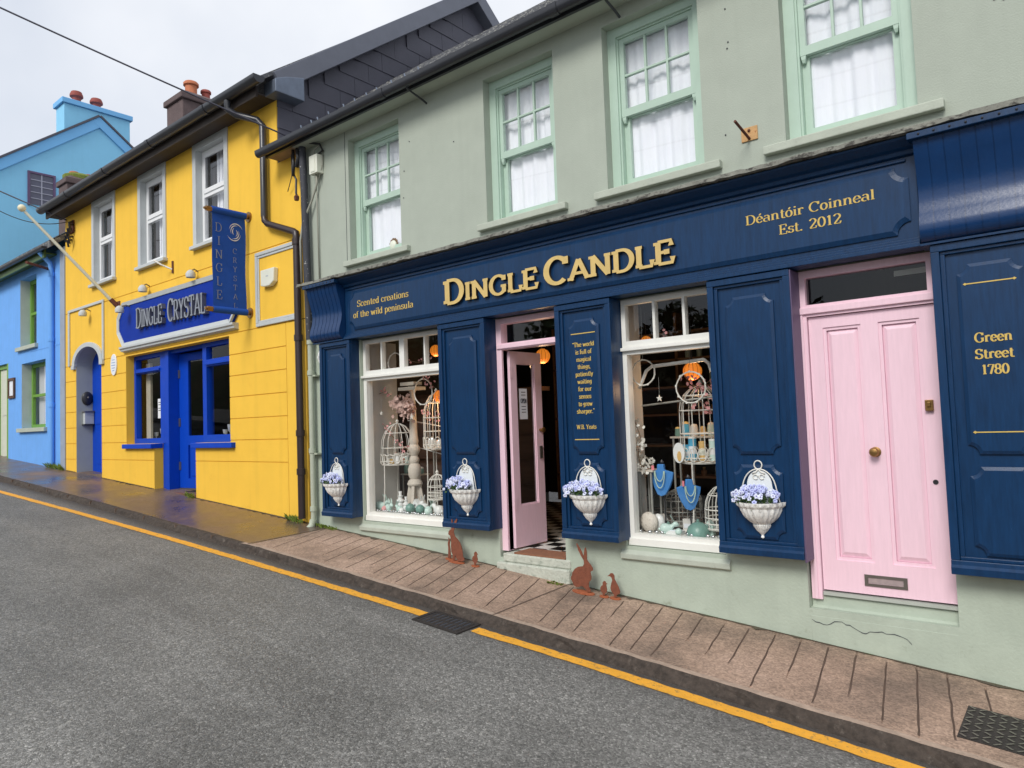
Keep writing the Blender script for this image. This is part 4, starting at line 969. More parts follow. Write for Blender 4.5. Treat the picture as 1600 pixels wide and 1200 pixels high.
b.box(.30, lw - .24, .018, .035, zb2 + .20, zb2 + .68); b.box(.26, lw - .20, .03, .045, zb2 + .16, zb2 + .72)
lf = b.build('shop_door', BLUE, yb, local=True, bevel=.005)
lf.location = Vector((-12.15, y + .16, 0)) - yb.location; lf.rotation_euler = (0, 0, math.radians(4))
g = MB(); g.face([(.27, .025, zb2 + .87), (lw - .21, .025, zb2 + .87), (lw - .21, .025, zt2 - .12), (.27, .025, zt2 - .12)]); g.build('pane', GLASSD, lf, local=True, fixn=False)
g = MB(); g.box(0, lw, -.005, .06, zb2 - .035, zb2 - .002); g.build('weather_bar', STEEL, lf, local=True)
for z in (-.62, .12, .95): g = MB(); g.box(-.015, .04, -.012, -.001, z, z + .14); g.build('hinge', STEEL, lf, local=True)
b = MB(); b.box(-12.42, -11.02, .02, 1.2, -1.4, -.965); b.build('shop_step', mat('red_tile_step', lin(120, 84, 70), .6, .15, 9), yb)
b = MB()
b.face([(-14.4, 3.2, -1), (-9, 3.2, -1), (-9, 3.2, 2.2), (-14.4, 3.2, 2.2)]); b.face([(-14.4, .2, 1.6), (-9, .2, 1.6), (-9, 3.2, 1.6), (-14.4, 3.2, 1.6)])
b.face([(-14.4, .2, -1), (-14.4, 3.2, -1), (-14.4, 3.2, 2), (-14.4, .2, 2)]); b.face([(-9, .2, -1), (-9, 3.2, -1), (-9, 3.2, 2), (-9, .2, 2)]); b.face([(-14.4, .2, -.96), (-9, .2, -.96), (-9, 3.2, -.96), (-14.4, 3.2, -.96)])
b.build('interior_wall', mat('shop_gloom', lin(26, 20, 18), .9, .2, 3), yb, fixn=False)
b = MB(); b.box(-13.5, -12.5, .24, .8, -.25, -.10); b.box(-10.95, -9.96, .24, .7, -.25, -.10); b.box(-13.42, -13.25, .3, .34, -.1, 1.3)
for z in (.1, .5, .9): b.box(-13.2, -10.8, 2.2, 2.5, z, z + .02)
b.build('window_shelf', mat('pale_shelf', lin(190, 180, 160), .7, .1, 4), yb)
# slate-hung gable, bargeboards, roof
APY, APZ, EY, EZ = 4.12, 7.98, -.32, 4.66
gp = [(.02, 3.72), (8.24, 3.72), (8.24, 4.9), (APY, APZ - .12), (.02, 4.9)]
b = MB(); b.prismx(gp, -8.62, -8.575)
rs = random.Random(31); ch = .30
def half(z): return max(0, (APZ - .1 - z) / ((APZ - EZ) / (APY - EY)))
k = 0; z = 3.3
while z < APZ:
    yv = APY - 5 + (k % 2) * .28
    while yv < APY + 5:
        y0, y1, z0, z1 = yv + .003, yv + .557, z + .004, z + ch + .03
        lim = half(z0)
        y0c, y1c = max(y0, APY - lim, .005), min(y1, APY + lim)
        if y1c - y0c > .04:
            zl = min(z1, APZ - .1 - (APZ - EZ) / (APY - EY) * abs(y0c - APY)); zr = min(z1, APZ - .1 - (APZ - EZ) / (APY - EY) * abs(y1c - APY))
            d = rs.uniform(-.003, .003)
            if zl > z0 and zr > z0:
                b.add([(-8.545 + d, y0c, z0), (-8.545 + d + rs.uniform(-.002, .002), y1c, z0), (-8.557, y1c, zr), (-8.557, y0c, zl), (-8.575, y0c, z0), (-8.575, y1c, z0)], [(0, 1, 2, 3), (0, 4, 5, 1), (0, 3, 4), (1, 5, 2)])
        yv += .56
    z += ch; k += 1
b.build('slate_gable', SLATE, yb, fixn=False)
def barge(y0, z0, y1, z1):
    d = Vector((y1 - y0, z1 - z0)).normalized(); n = Vector((-d.y, d.x)); n = n if n.y > 0 else -n
    p = lambda yy, zz, k: (yy + n.x * k, zz + n.y * k)
    return [p(y0, z0, -.17), p(y1, z1, -.17), p(y1, z1, .08), p(y0, z0, .08)]
b = MB()
b.prismx(barge(EY + .2, EZ + .15, APY + .05, APZ + .04), -8.60, -8.36); b.prismx(barge(8.44, EZ, APY - .05, APZ + .04), -8.60, -8.361)
b.build('bargeboard', mat('grey_bargeboard', lin(106, 110, 122), .55, .08, 4), yb, bevel=.008)
b = MB(); b.prismx([(-.16, 4.60), (.30, 4.60), (.30, 4.94), (.02, 4.86), (-.16, 4.78)], -8.62, -8.335)
b.build('lead_box_end', LEAD, yb, bevel=.01)
b = MB(); b.prismx([(EY - .05, EZ + .09), (APY, APZ + .06), (8.5, EZ + .05), (8.5, EZ - .02), (APY, APZ - .02), (EY - .03, EZ + .04)], XL - .1, -8.4)
b.build('roof', SLATER, yb)
b = MB()
gy = arc(-.38, 4.74, .085, .085, 170, 370, 12)
b.loft([[(XL - .25, y_, z_) for y_, z_ in gy], [(-8.38, y_, z_) for y_, z_ in gy]])
for x_ in (-15.2, -13.4, -11.6, -9.8): 
    g2 = arc(-.38, 4.739, .094, .094, 172, 368, 12); b.loft([[(x_ - .05, y_, z_) for y_, z_ in g2], [(x_ + .05, y_, z_) for y_, z_ in g2]])
b.build('gutter', GUT, yb, smooth=True)
b = MB(); b.box(XL - .2, -8.6, -.30, -.27, 4.56, 4.76); b.box(XL - .2, -8.6, -.269, .0, 4.60, 4.63); b.build('soffit', SOFF, yb)
b = MB()
b.tube([(-9.20, -.38, 4.66), (-9.20, -.38, 4.54), (-9.12, -.30, 4.46), (-8.90, -.10, 4.38), (-8.80, -.08, 4.28), (-8.80, -.08, 2.98)], .048, 12)
b.build('upper_downpipe', GUT, yb, smooth=True)
b = MB()
b.tube([(-8.80, -.08, 3.0), (-8.79, -.08, 2.92), (-8.72, -.08, 2.86), (-8.10, -.08, 2.63), (-8.05, -.08, 2.60), (-8.045, -.08, 2.54), (-8.045, -.08, -1.16)], .046, 12)
for z in (2.48, 1.2, -.05, -.55): b.tube([(-8.045, -.08, z - .04), (-8.045, -.08, z + .04)], .057, 12)
b.build('lower_downpipe', PIPEB, yb, smooth=True)
def chimney(x1, y0, y1, zt, zb, w, parent, m, cap, pots, capm=None):
    c = MB(); c.box(x1 - w, x1, y0, y1, zb, zt)
    o = c.build('chimney', m, parent, bevel=.02)
    c = MB(); c.box(x1 - w - cap, x1 + cap, y0 - cap, y1 + cap, zt, zt + .14)
    c.loft([[(x1 - w - cap, y0 - cap, zt + .14), (x1 + cap, y0 - cap, zt + .14), (x1 + cap, y1 + cap, zt + .14), (x1 - w - cap, y1 + cap, zt + .14)], [(x1 - w + .1, y0 + .15, zt + .26), (x1 - .1, y0 + .15, zt + .26), (x1 - .1, y1 - .15, zt + .26), (x1 - w + .1, y1 - .15, zt + .26)]])
    c.build('cap', capm or m, o, bevel=.02)
    for py, r, h, mm in pots:
        c = MB(); c.lathe([(r * .95, 0), (r * .8, .06), (r * .82, h * .75), (r * 1.05, h * .8), (r * 1.05, h * .92), (r * .9, h), (r * .6, h), (r * .6, h - .1)], (x1 - w / 2, py, zt + .22), 14)
        c.build('chimney_pot', mm, o, smooth=True)
    return o
chimney(-16.1, 2.34, 4.3, 7.86, 6.2, .8, yb, CHIM, .06, [(2.75, .17, .42, TERRA), (3.12, .12, .34, TERRAR), (3.55, .15, .26, TERRA)])

# ================================================================== the cornflower blue house
bh = thing('blue_house', (-19, 0, g0(-19)), 'cornflower blue terraced house with lime green windows beyond the yellow shop', 'building')
b = MB(); hs = [(-19.30, -18.20, 2.13, 3.72), (-19.20, -17.64, .25, 1.74), (-21.2, -20.15, -.6, 1.84)]
b.wall(-24.0, -16.52, -3, 4.0, .0, .25, hs); b.build('wall', CORN, bh); b = MB(); b.box(-24.0, -16.53, 7.5, 7.7, -3, 4.0); b.build('rear_wall', CORN, bh)
b = MB(); b.box(-16.72, -16.465, -.02, .1, -3, 4.0); b.build('quoin_strip', mat('grey_quoin', lin(150, 160, 176), .8, .1, 4), bh)
b = MB(); b.box(-18.6, -16.8, -.006, .0, 1.97, 2.0); b.build('string_line', CORN, bh)
for (x0, x1, z0, z1), cas in zip(hs[:2], (1, 0)):
    f = MB(); f.box(x0, x0 + .008, .004, .22, z0, z1); fo_ = f.build('window', mat('pale_reveal', lin(186, 196, 188), .8, .08, 4), bh)
    f = MB(); f.wall(x0, x1, z0, z1, .20, .06, [(x0 + .09, x1 - .09, z0 + .08, (z0 + z1) / 2 - .03), (x0 + .09, x1 - .09, (z0 + z1) / 2 + .03, z1 - .09)], back=True)
    f.build('frame', LIME, fo_, bevel=.004)
    g = MB(); g.face([(x0, .23, z0), (x1, .23, z0), (x1, .23, z1), (x0, .23, z1)]); g.build('pane', GLASSU, fo_, fixn=False)
    g = MB(); g.box(x0 - .14, x1 + .1, -.07, .2, z0 - .09, z0 - .001); g.build('sill', SAGEC, fo_, bevel=.006)
    g = MB(); g.face([(x0, .6, z0), (x1, .6, z0), (x1, .6, z1), (x0, .6, z1)])
    for j in range(8): g.box(x0 + .1 + j * .06, x0 + .14 + j * .06, .33, .34, z0, z1, 1)
    g.build('curtain', [DARK, CURT], fo_, fixn=False)
b = MB(); b.wall(-21.2, -20.15, -.6, 1.84, .06, .12, [(-21.1, -20.25, -.6, 1.74)]); b.box(-20.26, -20.15, .0, .06, -.55, 1.84); do = b.build('door', LIME, bh)
b = MB(); b.box(-21.1, -20.25, .10, .14, -.55, 1.74)
for z0, z1 in ((-.4, .4), (.6, 1.6)): b.box(-20.95, -20.4, .09, .101, z0, z1)
b.build('door_leaf', mat('cream_door', lin(204, 208, 190), .5, .04, 5), do)
b = MB(); b.prismx([(-.28, 4.06), (3.6, 7.1), (7.5, 4.0), (7.5, 3.9), (3.6, 6.98), (-.26, 3.96)], -24.0, -16.46)
rb = random.Random(9); n = 0
for k in range(12):
    t0, t1 = k / 12, (k + 1.2) / 12; x = -24.0 - (k % 2) * .15
    while x < -16.5:
        w = .3; y0, z0, y1, z1 = -.28 + 3.88 * t0, 4.06 + 3.04 * t0, -.28 + 3.88 * min(t1, 1), 4.06 + 3.04 * min(t1, 1); d = rb.uniform(.0, .012)
        x2 = min(x + w - .008, -16.46)
        b.add([(x, y0, z0 + .03 + d), (x2, y0, z0 + .03 + d), (x2, y1, z1 + .012), (x, y1, z1 + .012), (x, y0, z0), (x2, y0, z0)], [(0, 1, 2, 3), (0, 4, 5, 1)]); x += w
b.build('roof', SLATER, bh, fixn=False)
b = MB(); b.box(-24, -16.95, -.24, -.20, 3.82, 4.0); b.box(-24, -16.95, -.199, -.001, 3.90, 3.93); b.build('fascia_board', LIMED, bh)
b = MB(); gy = arc(-.31, 4.0, .06, .06, 180, 360, 8); b.loft([[(-24, y_, z_) for y_, z_ in gy], [(-16.7, y_, z_) for y_, z_ in gy]]); b.build('gutter', GUT, bh, smooth=True)
b = MB(); b.tube([(-17.1, -.28, 3.95), (-17.1, -.08, 3.74), (-17.1, -.06, 3.6), (-17.1, -.06, -.55)], .05, 10)
for z in (3.5, 2.1, .7): b.tube([(-17.1, -.06, z - .04), (-17.1, -.06, z + .04)], .062, 10)
b.build('downpipe', CORN, bh, smooth=True)
chimney(-20.6, 1.42, 2.3, 6.72, 5.4, .6, bh, CHIM, .05, [(1.7, .12, .2, TERRA), (2.05, .12, .2, TERRAR)])
b = MB(); b.ball((-20.9, 1.85, 6.98), .3, 0, 10, 1, 1.5, .5); b.build('moss_tuft', MOSS, bh)

# ================================================================== the tall sky blue building
sb = thing('sky_blue_building', (-26, 3.5, g0(-24)), 'tall sky blue gabled building with a blue chimney behind the small house', 'building')
b = MB(); gx_ = -24.0
ez_ = 7.1
b.prismx([(-.35, -2.5), (7.33, -2.5), (7.33, ez_), (3.49, 10.0), (-.35, ez_)], -33, gx_)
b.build('gable_wall', SKYB, sb)
b = MB()
def verge(y0, z0, y1, z1, t, u):
    d = Vector((y1 - y0, z1 - z0)).normalized(); n = Vector((-d.y, d.x)); n = n if n.y > 0 else -n
    return [(y0 + n.x * a, z0 + n.y * a) for a in (-t, u)] + [(y1 + n.x * a, z1 + n.y * a) for a in (u, -t)]
for sg in (-1, 1): b.prismx(verge(3.49 + sg * 4.0, 10.13 - 4.0 * .776, 3.49 - sg * .02, 10.13, .24, .04), gx_ - .1, gx_ + .06 + sg * .002)
b.build('verge', SKYD, sb, bevel=.01)
b = MB()
for sg in (-1, 1): b.prismx(verge(3.49 + sg * 4.1, 10.17 - 4.1 * .776, 3.49, 10.17, .0, .06), -33, gx_ + .09 + sg * .002)
b.build('roof', SLATE, sb)
chm = MB(); chm.box(-24.75, -24.08, 2.52, 4.46, 8.8, 10.36); ch_o = chm.build('chimney', SKYB, sb, bevel=.01)
b = MB(); b.box(-24.82, -24.01, 2.45, 4.53, 10.36, 10.52); b.build('cap', SKYD, ch_o, bevel=.01)
for py, h in ((2.98, .42), (3.56, .38)):
    c_ = MB(); c_.lathe([(.10, 0), (.12, .12), (.13, h * .5), (.19, h * .62), (.19, h * .75), (.15, h), (.08, h)], (-24.4, py, 10.52), 14); c_.build('chimney_pot', TERRAR, ch_o, smooth=True)
b = MB(); b.box(-24.02, -23.985, 1.58, 2.19, 6.95, 7.88); wo = b.build('window', mat('dark_panes', lin(82, 84, 104), .15, .1, 3), sb)
b = MB()
for i in range(1, 2): b.box(-23.984, -23.97, 1.58 + i * .305 - .012, 1.58 + i * .305 + .012, 6.95, 7.88)
for j in range(1, 5): b.box(-23.984, -23.968, 1.60, 2.17, 6.95 + j * .186 - .01, 6.95 + j * .186 + .01)
b.build('glazing_bar', mat('grey_bar', lin(168, 170, 186), .5, .05, 4), wo)
b = MB(); b.box(-24.0, -23.955, 1.52, 1.58, 6.9, 7.94); b.box(-24.0, -23.955, 2.19, 2.25, 6.9, 7.94); b.box(-24.0, -23.956, 1.58, 2.19, 7.88, 7.94)
b.build('frame', mat('plum_frame', lin(96, 76, 110), .6, .08, 4), wo)

# ================================================================== things on and around the buildings
sg = thing('shop_sign', (-11.7, -.05, 1.6), 'long royal blue signboard with silver mouldings and raised silver lettering DINGLE CRYSTAL', 'sign')
b = MB(); sp_ = [(-13.52, 1.60), (-9.80, 1.60), (-9.62, 1.78), (-9.62, 2.22), (-9.80, 2.40), (-13.52, 2.40), (-13.75, 2.14), (-13.75, 1.86)]
b.prism(sp_, -.04, -.001); b.build('board', BLUED, sg)
b = MB(); cc = (-11.68, 2.0)
for i in range(8):
    p, q = sp_[i], sp_[(i + 1) % 8]; w = .07 if i in (0, 4) else .045
    f = lambda v, k: (v[0] + (.0 if abs(v[0] - cc[0]) < 1 else (-1 if v[0] > cc[0] else 1) * k), v[1] + (-1 if v[1] > cc[1] else 1) * k)
    p2, q2 = f(p, w), f(q, w)
    b.loft([[(p[0], -.041, p[1]), (q[0], -.041, q[1]), (q2[0], -.041, q2[1]), (p2[0], -.041, p2[1])], [(p[0], -.075, p[1]), (q[0], -.075, q[1]), (q2[0], -.055, q2[1]), (p2[0], -.055, p2[1])]])
b.prismx([(-.001, 1.50), (-.07, 1.52), (-.075, 1.545), (-.10, 1.565), (-.10, 1.598), (-.001, 1.598)], -13.6, -9.66)
b.build('moulding', GREYT, sg)
b = MB(); pf = front(-.041)
text(b, 'DINGLE', pf, -12.86, 1.86, .34, 1.0, T=.17, t=.07, d1=.07, small=.88, mf=0, ms=1)
LE = mat('letter_edge', lin(96, 98, 108), .5, .1, 8); b.build('lettering', [SILV, LE], sg, fixn=False); b = MB()
text(b, 'CRYSTAL', pf, -11.68, 1.84, .36, 1.26, T=.17, t=.07, d1=.07, small=.88, mf=0, ms=1)
b.build('lettering', [SILV, mat('letter_edge', lin(96, 98, 108), .5, .1, 8)], sg, fixn=False)

# banner on two rods
bx = -9.33
bn = thing('banner_sign', (bx, 0, 1.68), 'hanging blue vertical banner sign on two rods beside the drainpipe', 'banner')
b = MB(); n = 10; rows = []
for k in range(n + 1):
    z = 1.70 + 1.40 * k / n; rows.append([(bx + .012 * math.sin(k * .9), -.565, z), (bx + .010 * math.sin(k * .9 + .4), -.31, z), (bx + .012 * math.sin(k * .9 + 1), -.065, z)])
vs = [p for r_ in rows for p in r_]; b.add(vs, [(k * 3 + j, k * 3 + j + 1, k * 3 + j + 4, k * 3 + j + 3) for k in range(n) for j in range(2)])
cl = b.build('cloth', mat('banner_cloth', lin(34, 78, 166), .7, .08, 8, .1, 60, spec=.15), bn, smooth='all', fixn=False)
for nm, z in (('upper_roll', 3.10), ('lower_roll', 1.70)):
    b = MB(); b.tube([(bx, -.57, z), (bx, -.06, z)], .048, 14); b.build(nm, mat('banner_cloth', None), bn, smooth=True)
    b = MB(); b.tube([(bx, -.68, z), (bx, -.65, z)], .018, 8); b.tube([(bx, -.65, z), (bx, -.57, z)], .036, 12); b.build('rod_end', BRASS, bn, smooth=True); b = MB(); b.tube([(bx, -.06, z), (bx, -.02, z)], .036, 12); b.tube([(bx, -.02, z), (bx, -.001, z)], .075, 16); b.build('wall_socket', BRASS, bn, smooth=True)
put = lambda u, v, d: (bx + .016 + d, u, v)
b = MB()
for k, ch_ in enumerate('DINGLE'): text(b, ch_, put, -.475, 2.80 - k * .19, .12, None, 'c', T=.10, t=.05, d1=.002)
for k, ch_ in enumerate('CRYSTAL'): text(b, ch_, put, -.24, 2.52 - k * .13, .075, None, 'c', T=.10, t=.05, d1=.002)
b.build('lettering', mat('faded_silver', lin(120, 128, 150), .5, .1, 8), bn, fixn=False)
b = MB()
for o_, (ra, rz_) in enumerate(((.125, .15), (.085, .105), (.05, .06))):
    for a0 in (20, 200):
        pts = [(-.235 + ra * (1 - .3 * i / 16) * math.cos(math.radians(a0 + o_ * 40 + 150 * i / 16)), 2.83 + rz_ * (1 - .3 * i / 16) * math.sin(math.radians(a0 + o_ * 40 + 150 * i / 16))) for i in range(17)]
        for i in range(16):
            w0, w1 = .012 * math.sin(PI * i / 16), .012 * math.sin(PI * (i + 1) / 16); p, q = pts[i], pts[i + 1]
            c0, c1 = 1 - w0 / ra * 1.2, 1 - w1 / ra * 1.2
            b.face([put(p[0], p[1], .003), put(q[0], q[1], .003), put(-.235 + (q[0] + .235) * c1, 2.83 + (q[1] - 2.83) * c1, .003), put(-.235 + (p[0] + .235) * c0, 2.83 + (p[1] - 2.83) * c0, .003)])
b.build('spiral_emblem', mat('bright_silver', lin(206, 208, 212), .4, .05, 8), bn, fixn=False)

fp = thing('flagpole', (-13.85, -.05, 2.42), 'bare white flagpole slanting out from the yellow wall above the arched doorway', 'flagpole')
b = MB(); b.tube([(-13.85, -.05, 2.42), (-14.32, -1.35, 3.99)], [.032, .024], 12); b.build('pole', mat('white_pole', lin(206, 206, 188), .5, .06, 6), fp, smooth=True)
b = MB(); b.ball((-14.34, -1.39, 4.05), .065, 0, 14); b.build('finial', mat('cream_ball', lin(226, 218, 186), .5, .05, 6), fp, smooth='all')
b = MB(); b.tube([(-13.84, -.02, 2.39), (-13.88, -.12, 2.51)], .042, 10); b.box(-13.92, -13.76, -.015, -.001, 2.3, 2.48); b.build('socket', RUSTD, fp, smooth=True)

def spot(x, y, z, label):
    t = thing('spotlight', (x, 0, z), label, 'spotlight', 'grey sign spotlights')
    b = MB(); b.tube([(x, 0, z + .05), (x, y * .5, z + .08), (x, y, z + .04)], .012, 6); b.build('arm', STEEL, t)
    b = MB(); b.lathe([(.05, 0), (.07, .0), (.075, .06), (.05, .10), (.02, .12)], (x, y, z - .06), 12); b.build('lamp_head', GREYT, t, smooth=True)
spot(-15.15, -.14, 2.42, 'grey spotlight under the moulding above the arched doorway')
spot(-13.25, -.22, 2.24, 'grey spotlight over the top left corner of the blue signboard')
spot(-12.55, -.12, 2.52, 'small grey spotlight in the middle above the blue signboard')
spot(-10.85, -.12, 2.50, 'small grey spotlight above the blue signboard, next to the banner')
al = thing('alarm_box', (-8.77, -.01, 2.0), 'white alarm box on the yellow wall inside the grey moulding', 'alarm box')
b = MB(); b.prism([(-8.94, 2.02), (-8.84, 2.0), (-8.72, 2.0), (-8.62, 2.05), (-8.60, 2.24), (-8.94, 2.24)], -.075, -.001); b.build('casing', CREAM, al, bevel=.012)
b = MB(); b.box(-8.80, -8.74, -.0765, -.075, 2.13, 2.15); b.build('emblem', GREYT, al)
pq = thing('wall_plaque', (-14.04, -.01, 1.15), 'oval white plaque on the yellow wall beside the arched doorway', 'plaque')
b = MB(); b.prism(arc(-14.04, 1.32, .13, .20, 0, 360, 24)[:-1], -.022, -.001); b.build('plate', PAPER, pq, bevel=.005)
b = MB()
for z, w in ((1.41, .06), (1.36, .08), (1.31, .09), (1.26, .07), (1.21, .05)): b.box(-14.04 - w, -14.04 + w, -.024, -.0225, z - .006, z + .006)
b.build('inscription', mat('plaque_blue', lin(130, 160, 200), .6, .05, 5), pq)
ic = thing('intercom', (-15.88, .28, .75), 'dark oval intercom on the grey porch side', 'intercom')
b = MB(); b.ball((-15.885, .2, .78), .12, 0, 14, .35, .9, 1.2); b.build('housing', DKP, ic, smooth='all')
b = MB(); b.ball((-15.838, .2, .80), .02, 0, 8); b.build('button', STEEL, ic)
pb = thing('post_box', (-15.85, .36, .25), 'grey wall-mounted post box below the intercom in the porch', 'post box')
b = MB(); b.box(-15.895, -15.80, .12, .292, .26, .50); b.build('body', GREYT, pb, bevel=.006)
b = MB(); b.prismx([(.10, .50), (.295, .50), (.295, .535), (.11, .52)], -15.895, -15.77); b.build('flap', STEEL, pb)
b = MB(); b.box(-15.895, -15.77, .10, .295, .235, .258); b.build('shelf', DKP, pb)
fs_ = thing('framed_notice', (-19.8, -.01, 1.0), 'brown framed notice on the blue wall between green door and window', 'notice')
b = MB(); b.wall(-20.08, -19.62, .98, 1.46, -.04, .04, [(-20.02, -19.68, 1.04, 1.40)]); b.build('frame', WOODD, fs_)
b = MB(); b.box(-20.02, -19.68, -.015, -.002, 1.04, 1.40); 
sh = b.build('sheet', PAPER, fs_)
nb = thing('open_notice', (-4.4, .1, 0), 'small white OPEN hours notice stuck on the glass of the pink shop door', 'notice')
b = MB(); lx = math.cos(th), math.sin(th)
def lp(u, w, d=0): return (hx + u * math.cos(th) + (.0 + d) * math.sin(th) , hy + u * math.sin(th) - d * math.cos(th), w)
b.loft([[lp(.15, .02, -.018), lp(.15, .34, -.018), lp(.27, .34, -.018), lp(.27, .02, -.018)], [lp(.15, .02, -.014), lp(.15, .34, -.014), lp(.27, .34, -.014), lp(.27, .02, -.014)]])
b.build('card', PAPER, nb)
b = MB(); text(b, 'OPEN', lambda u, v, d: lp(u, v, -.0135 + d), .21, .19, .045, .095, 'c', T=.2, t=.1)
for z in (.30, .27, .15, .12, .09): b.face([lp(.175, z, -.013), lp(.245, z, -.013), lp(.245, z + .007, -.013), lp(.175, z + .007, -.013)])
b.build('lettering', INK, nb, fixn=False)
wn = thing('paper_notice', (-12.55, .2, .3), 'white paper notice in the left blue shop window', 'notice')
b = MB(); b.box(-12.68, -12.53, .175, .178, .28, .62); b.build('sheet', PAPER, wn)
b = MB()
for z in (.55, .51, .45, .41): b.box(-12.66, -12.56, .1735, .1748, z, z + .012)
b.build('print', INK, wn)

# overhead lines and their fittings
def cable(p, q, sag, r, name, label):
    b = MB(); p, q = Vector(p), Vector(q); n = 30
    b.tube([p.lerp(q, i / n) - Vector((0, 0, sag * 4 * (i / n) * (1 - i / n))) for i in range(n + 1)], r, 6)
    tag(b.build(name, CABLE, smooth='all'), label, 'cable')
cable((-7.86, -.14, 3.77), (-14.02, -10.15, 8.74), .16, .011, 'overhead_cable', 'thick overhead cable running from the shop corner up across the sky')
cable((-16.1, -.1, 4.46), (-24.5, -8.2, 10.4), .10, .013, 'overhead_cable', 'dark overhead cable tied to the left end of the yellow wall')
cable((-16.0, -.12, 4.40), (-15.4, -1.6, 4.3), .16, .008, 'overhead_cable', 'thin slack cable looping from the yellow wall to the flagpole tip')
for k, (z_, lb) in enumerate(((6.6, 'lowest'), (7.2, 'middle'), (8.1, 'highest'))): cable((-30, -9.5, z_ + 1.6), (14, -8.6, z_ - 1.4), .35, .02, 'street_cable', lb + ' of the cables along the far side of the street, mirrored in the sash panes')
jk = thing('cable_clamp', (-16.1, -.05, 4.3), 'tangle of black cable clamps under the left end of the yellow eaves', 'cable clamp')
b = MB(); rq = random.Random(6)
for k in range(7):
    x_, z_ = -16.12 + rq.uniform(-.08, .2), 4.42 - .06 * k; b.tube([(x_, -.02, z_), (x_ + .08, -.12, z_ - .05), (x_ + .02, -.08, z_ - .16)], .022, 6)
b.build('clamp', DKP, jk); b = MB(); b.box(-16.2, -15.95, -.03, -.001, 4.2, 4.45); b.build('plate', RUSTD, jk)
jc = thing('cable_fitting', (-7.8, -.05, 3.3), 'black cable fittings dangling on the pipe at the shop corner', 'cable fitting')
b = MB()
b.tube([(-7.86, -.14, 3.78), (-7.72, -.10, 3.72), (-7.52, -.06, 3.66), (-7.50, -.03, 3.58), (-7.66, -.02, 3.55)], .014, 6)
b.tube([(-8.02, -.12, 3.70), (-8.0, -.13, 3.5), (-8.03, -.12, 3.35)], .022, 6); b.tube([(-8.08, -.1, 3.66), (-8.07, -.1, 3.42), (-7.99, -.1, 3.30), (-8.0, -.1, 3.12), (-7.97, -.1, 3.05)], .014, 6)
b.tube([(-7.90, -.14, 3.68), (-7.88, -.14, 3.56), (-7.93, -.13, 3.44)], .026, 6); b.tube([(-8.05, -.1, 3.45), (-8.2, -.06, 3.30), (-8.28, -.04, 3.22)], .006, 5)
b.build('fitting', DKP, jc, smooth='all')
b = MB(); b.lathe([(.03, 0), (.035, .05), (.02, .07)], (-7.99, -.1, 3.02), 8); b.build('insulator', RUSTD, jc)
jb = thing('junction_box', (-7.62, 0, 3.28), 'white junction box with hanging wires on the sage wall', 'junction box')
b = MB(); b.box(-7.70, -7.53, -.10, -.001, 3.29, 3.53); b.box(-7.66, -7.57, -.107, -.1, 3.31, 3.51); b.build('box', CREAM, jb, bevel=.008)
b = MB(); b.tube([(-7.62, -.05, 3.29), (-7.60, -.05, 3.18), (-7.72, -.06, 2.95), (-7.86, -.10, 2.7), (-7.88, -.13, 2.45), (-7.87, -.13, 1.9)], .014, 6)
b.tube([(-7.64, -.04, 3.29), (-7.64, -.03, 2.8), (-7.64, -.02, 1.86)], .009, 6); b.tube([(-7.58, -.05, 3.29), (-7.56, -.06, 3.2), (-7.52, -.02, 3.4), (-7.52, -.01, 3.6)], .007, 6); b.tube([(-7.66, -.05, 3.53), (-7.66, -.05, 3.62), (-7.55, -.03, 3.66)], .009, 6)
b.build('wire', mat('grey_flex', lin(150, 150, 138), .6, .08, 6), jb, smooth='all')
rt_ = thing('iron_bracket', (-1.98, 0, 2.2), 'rusty iron bracket with a stub rod on the sage wall', 'bracket')
b = MB(); b.box(-2.05, -1.92, -.012, -.001, 2.145, 2.255); b.build('plate', RUSTP, rt_, bevel=.003)
b = MB(); b.tube([(-1.985, -.012, 2.16), (-2.0, -.26, 2.23)], .011, 8); b.ball((-1.985, -.016, 2.225), .012, 0, 8); b.build('rod', RUSTD, rt_)
hk = thing('wall_hook', (-11.7, 0, 2.7), 'small white hook bracket on the yellow wall under the middle window', 'hook')
b = MB(); b.box(-11.70, -11.66, -.02, -.001, 2.66, 2.86); b.build('plate', RUSTD, hk); b = MB(); b.tube([(-11.68, -.02, 2.72), (-11.78, -.16, 2.80), (-11.84, -.24, 2.86)], .014, 6); b.build('hook_arm', PLANT, hk)
rb_ = thing('sign_arm', (-16.9, -.05, 3.55), 'short rusty iron arm under the blue house eaves', 'bracket')
b = MB(); b.tube([(-17.2, -.02, 3.62), (-16.75, -.62, 3.62)], .03, 6); b.build('arm', RUSTD, rb_)

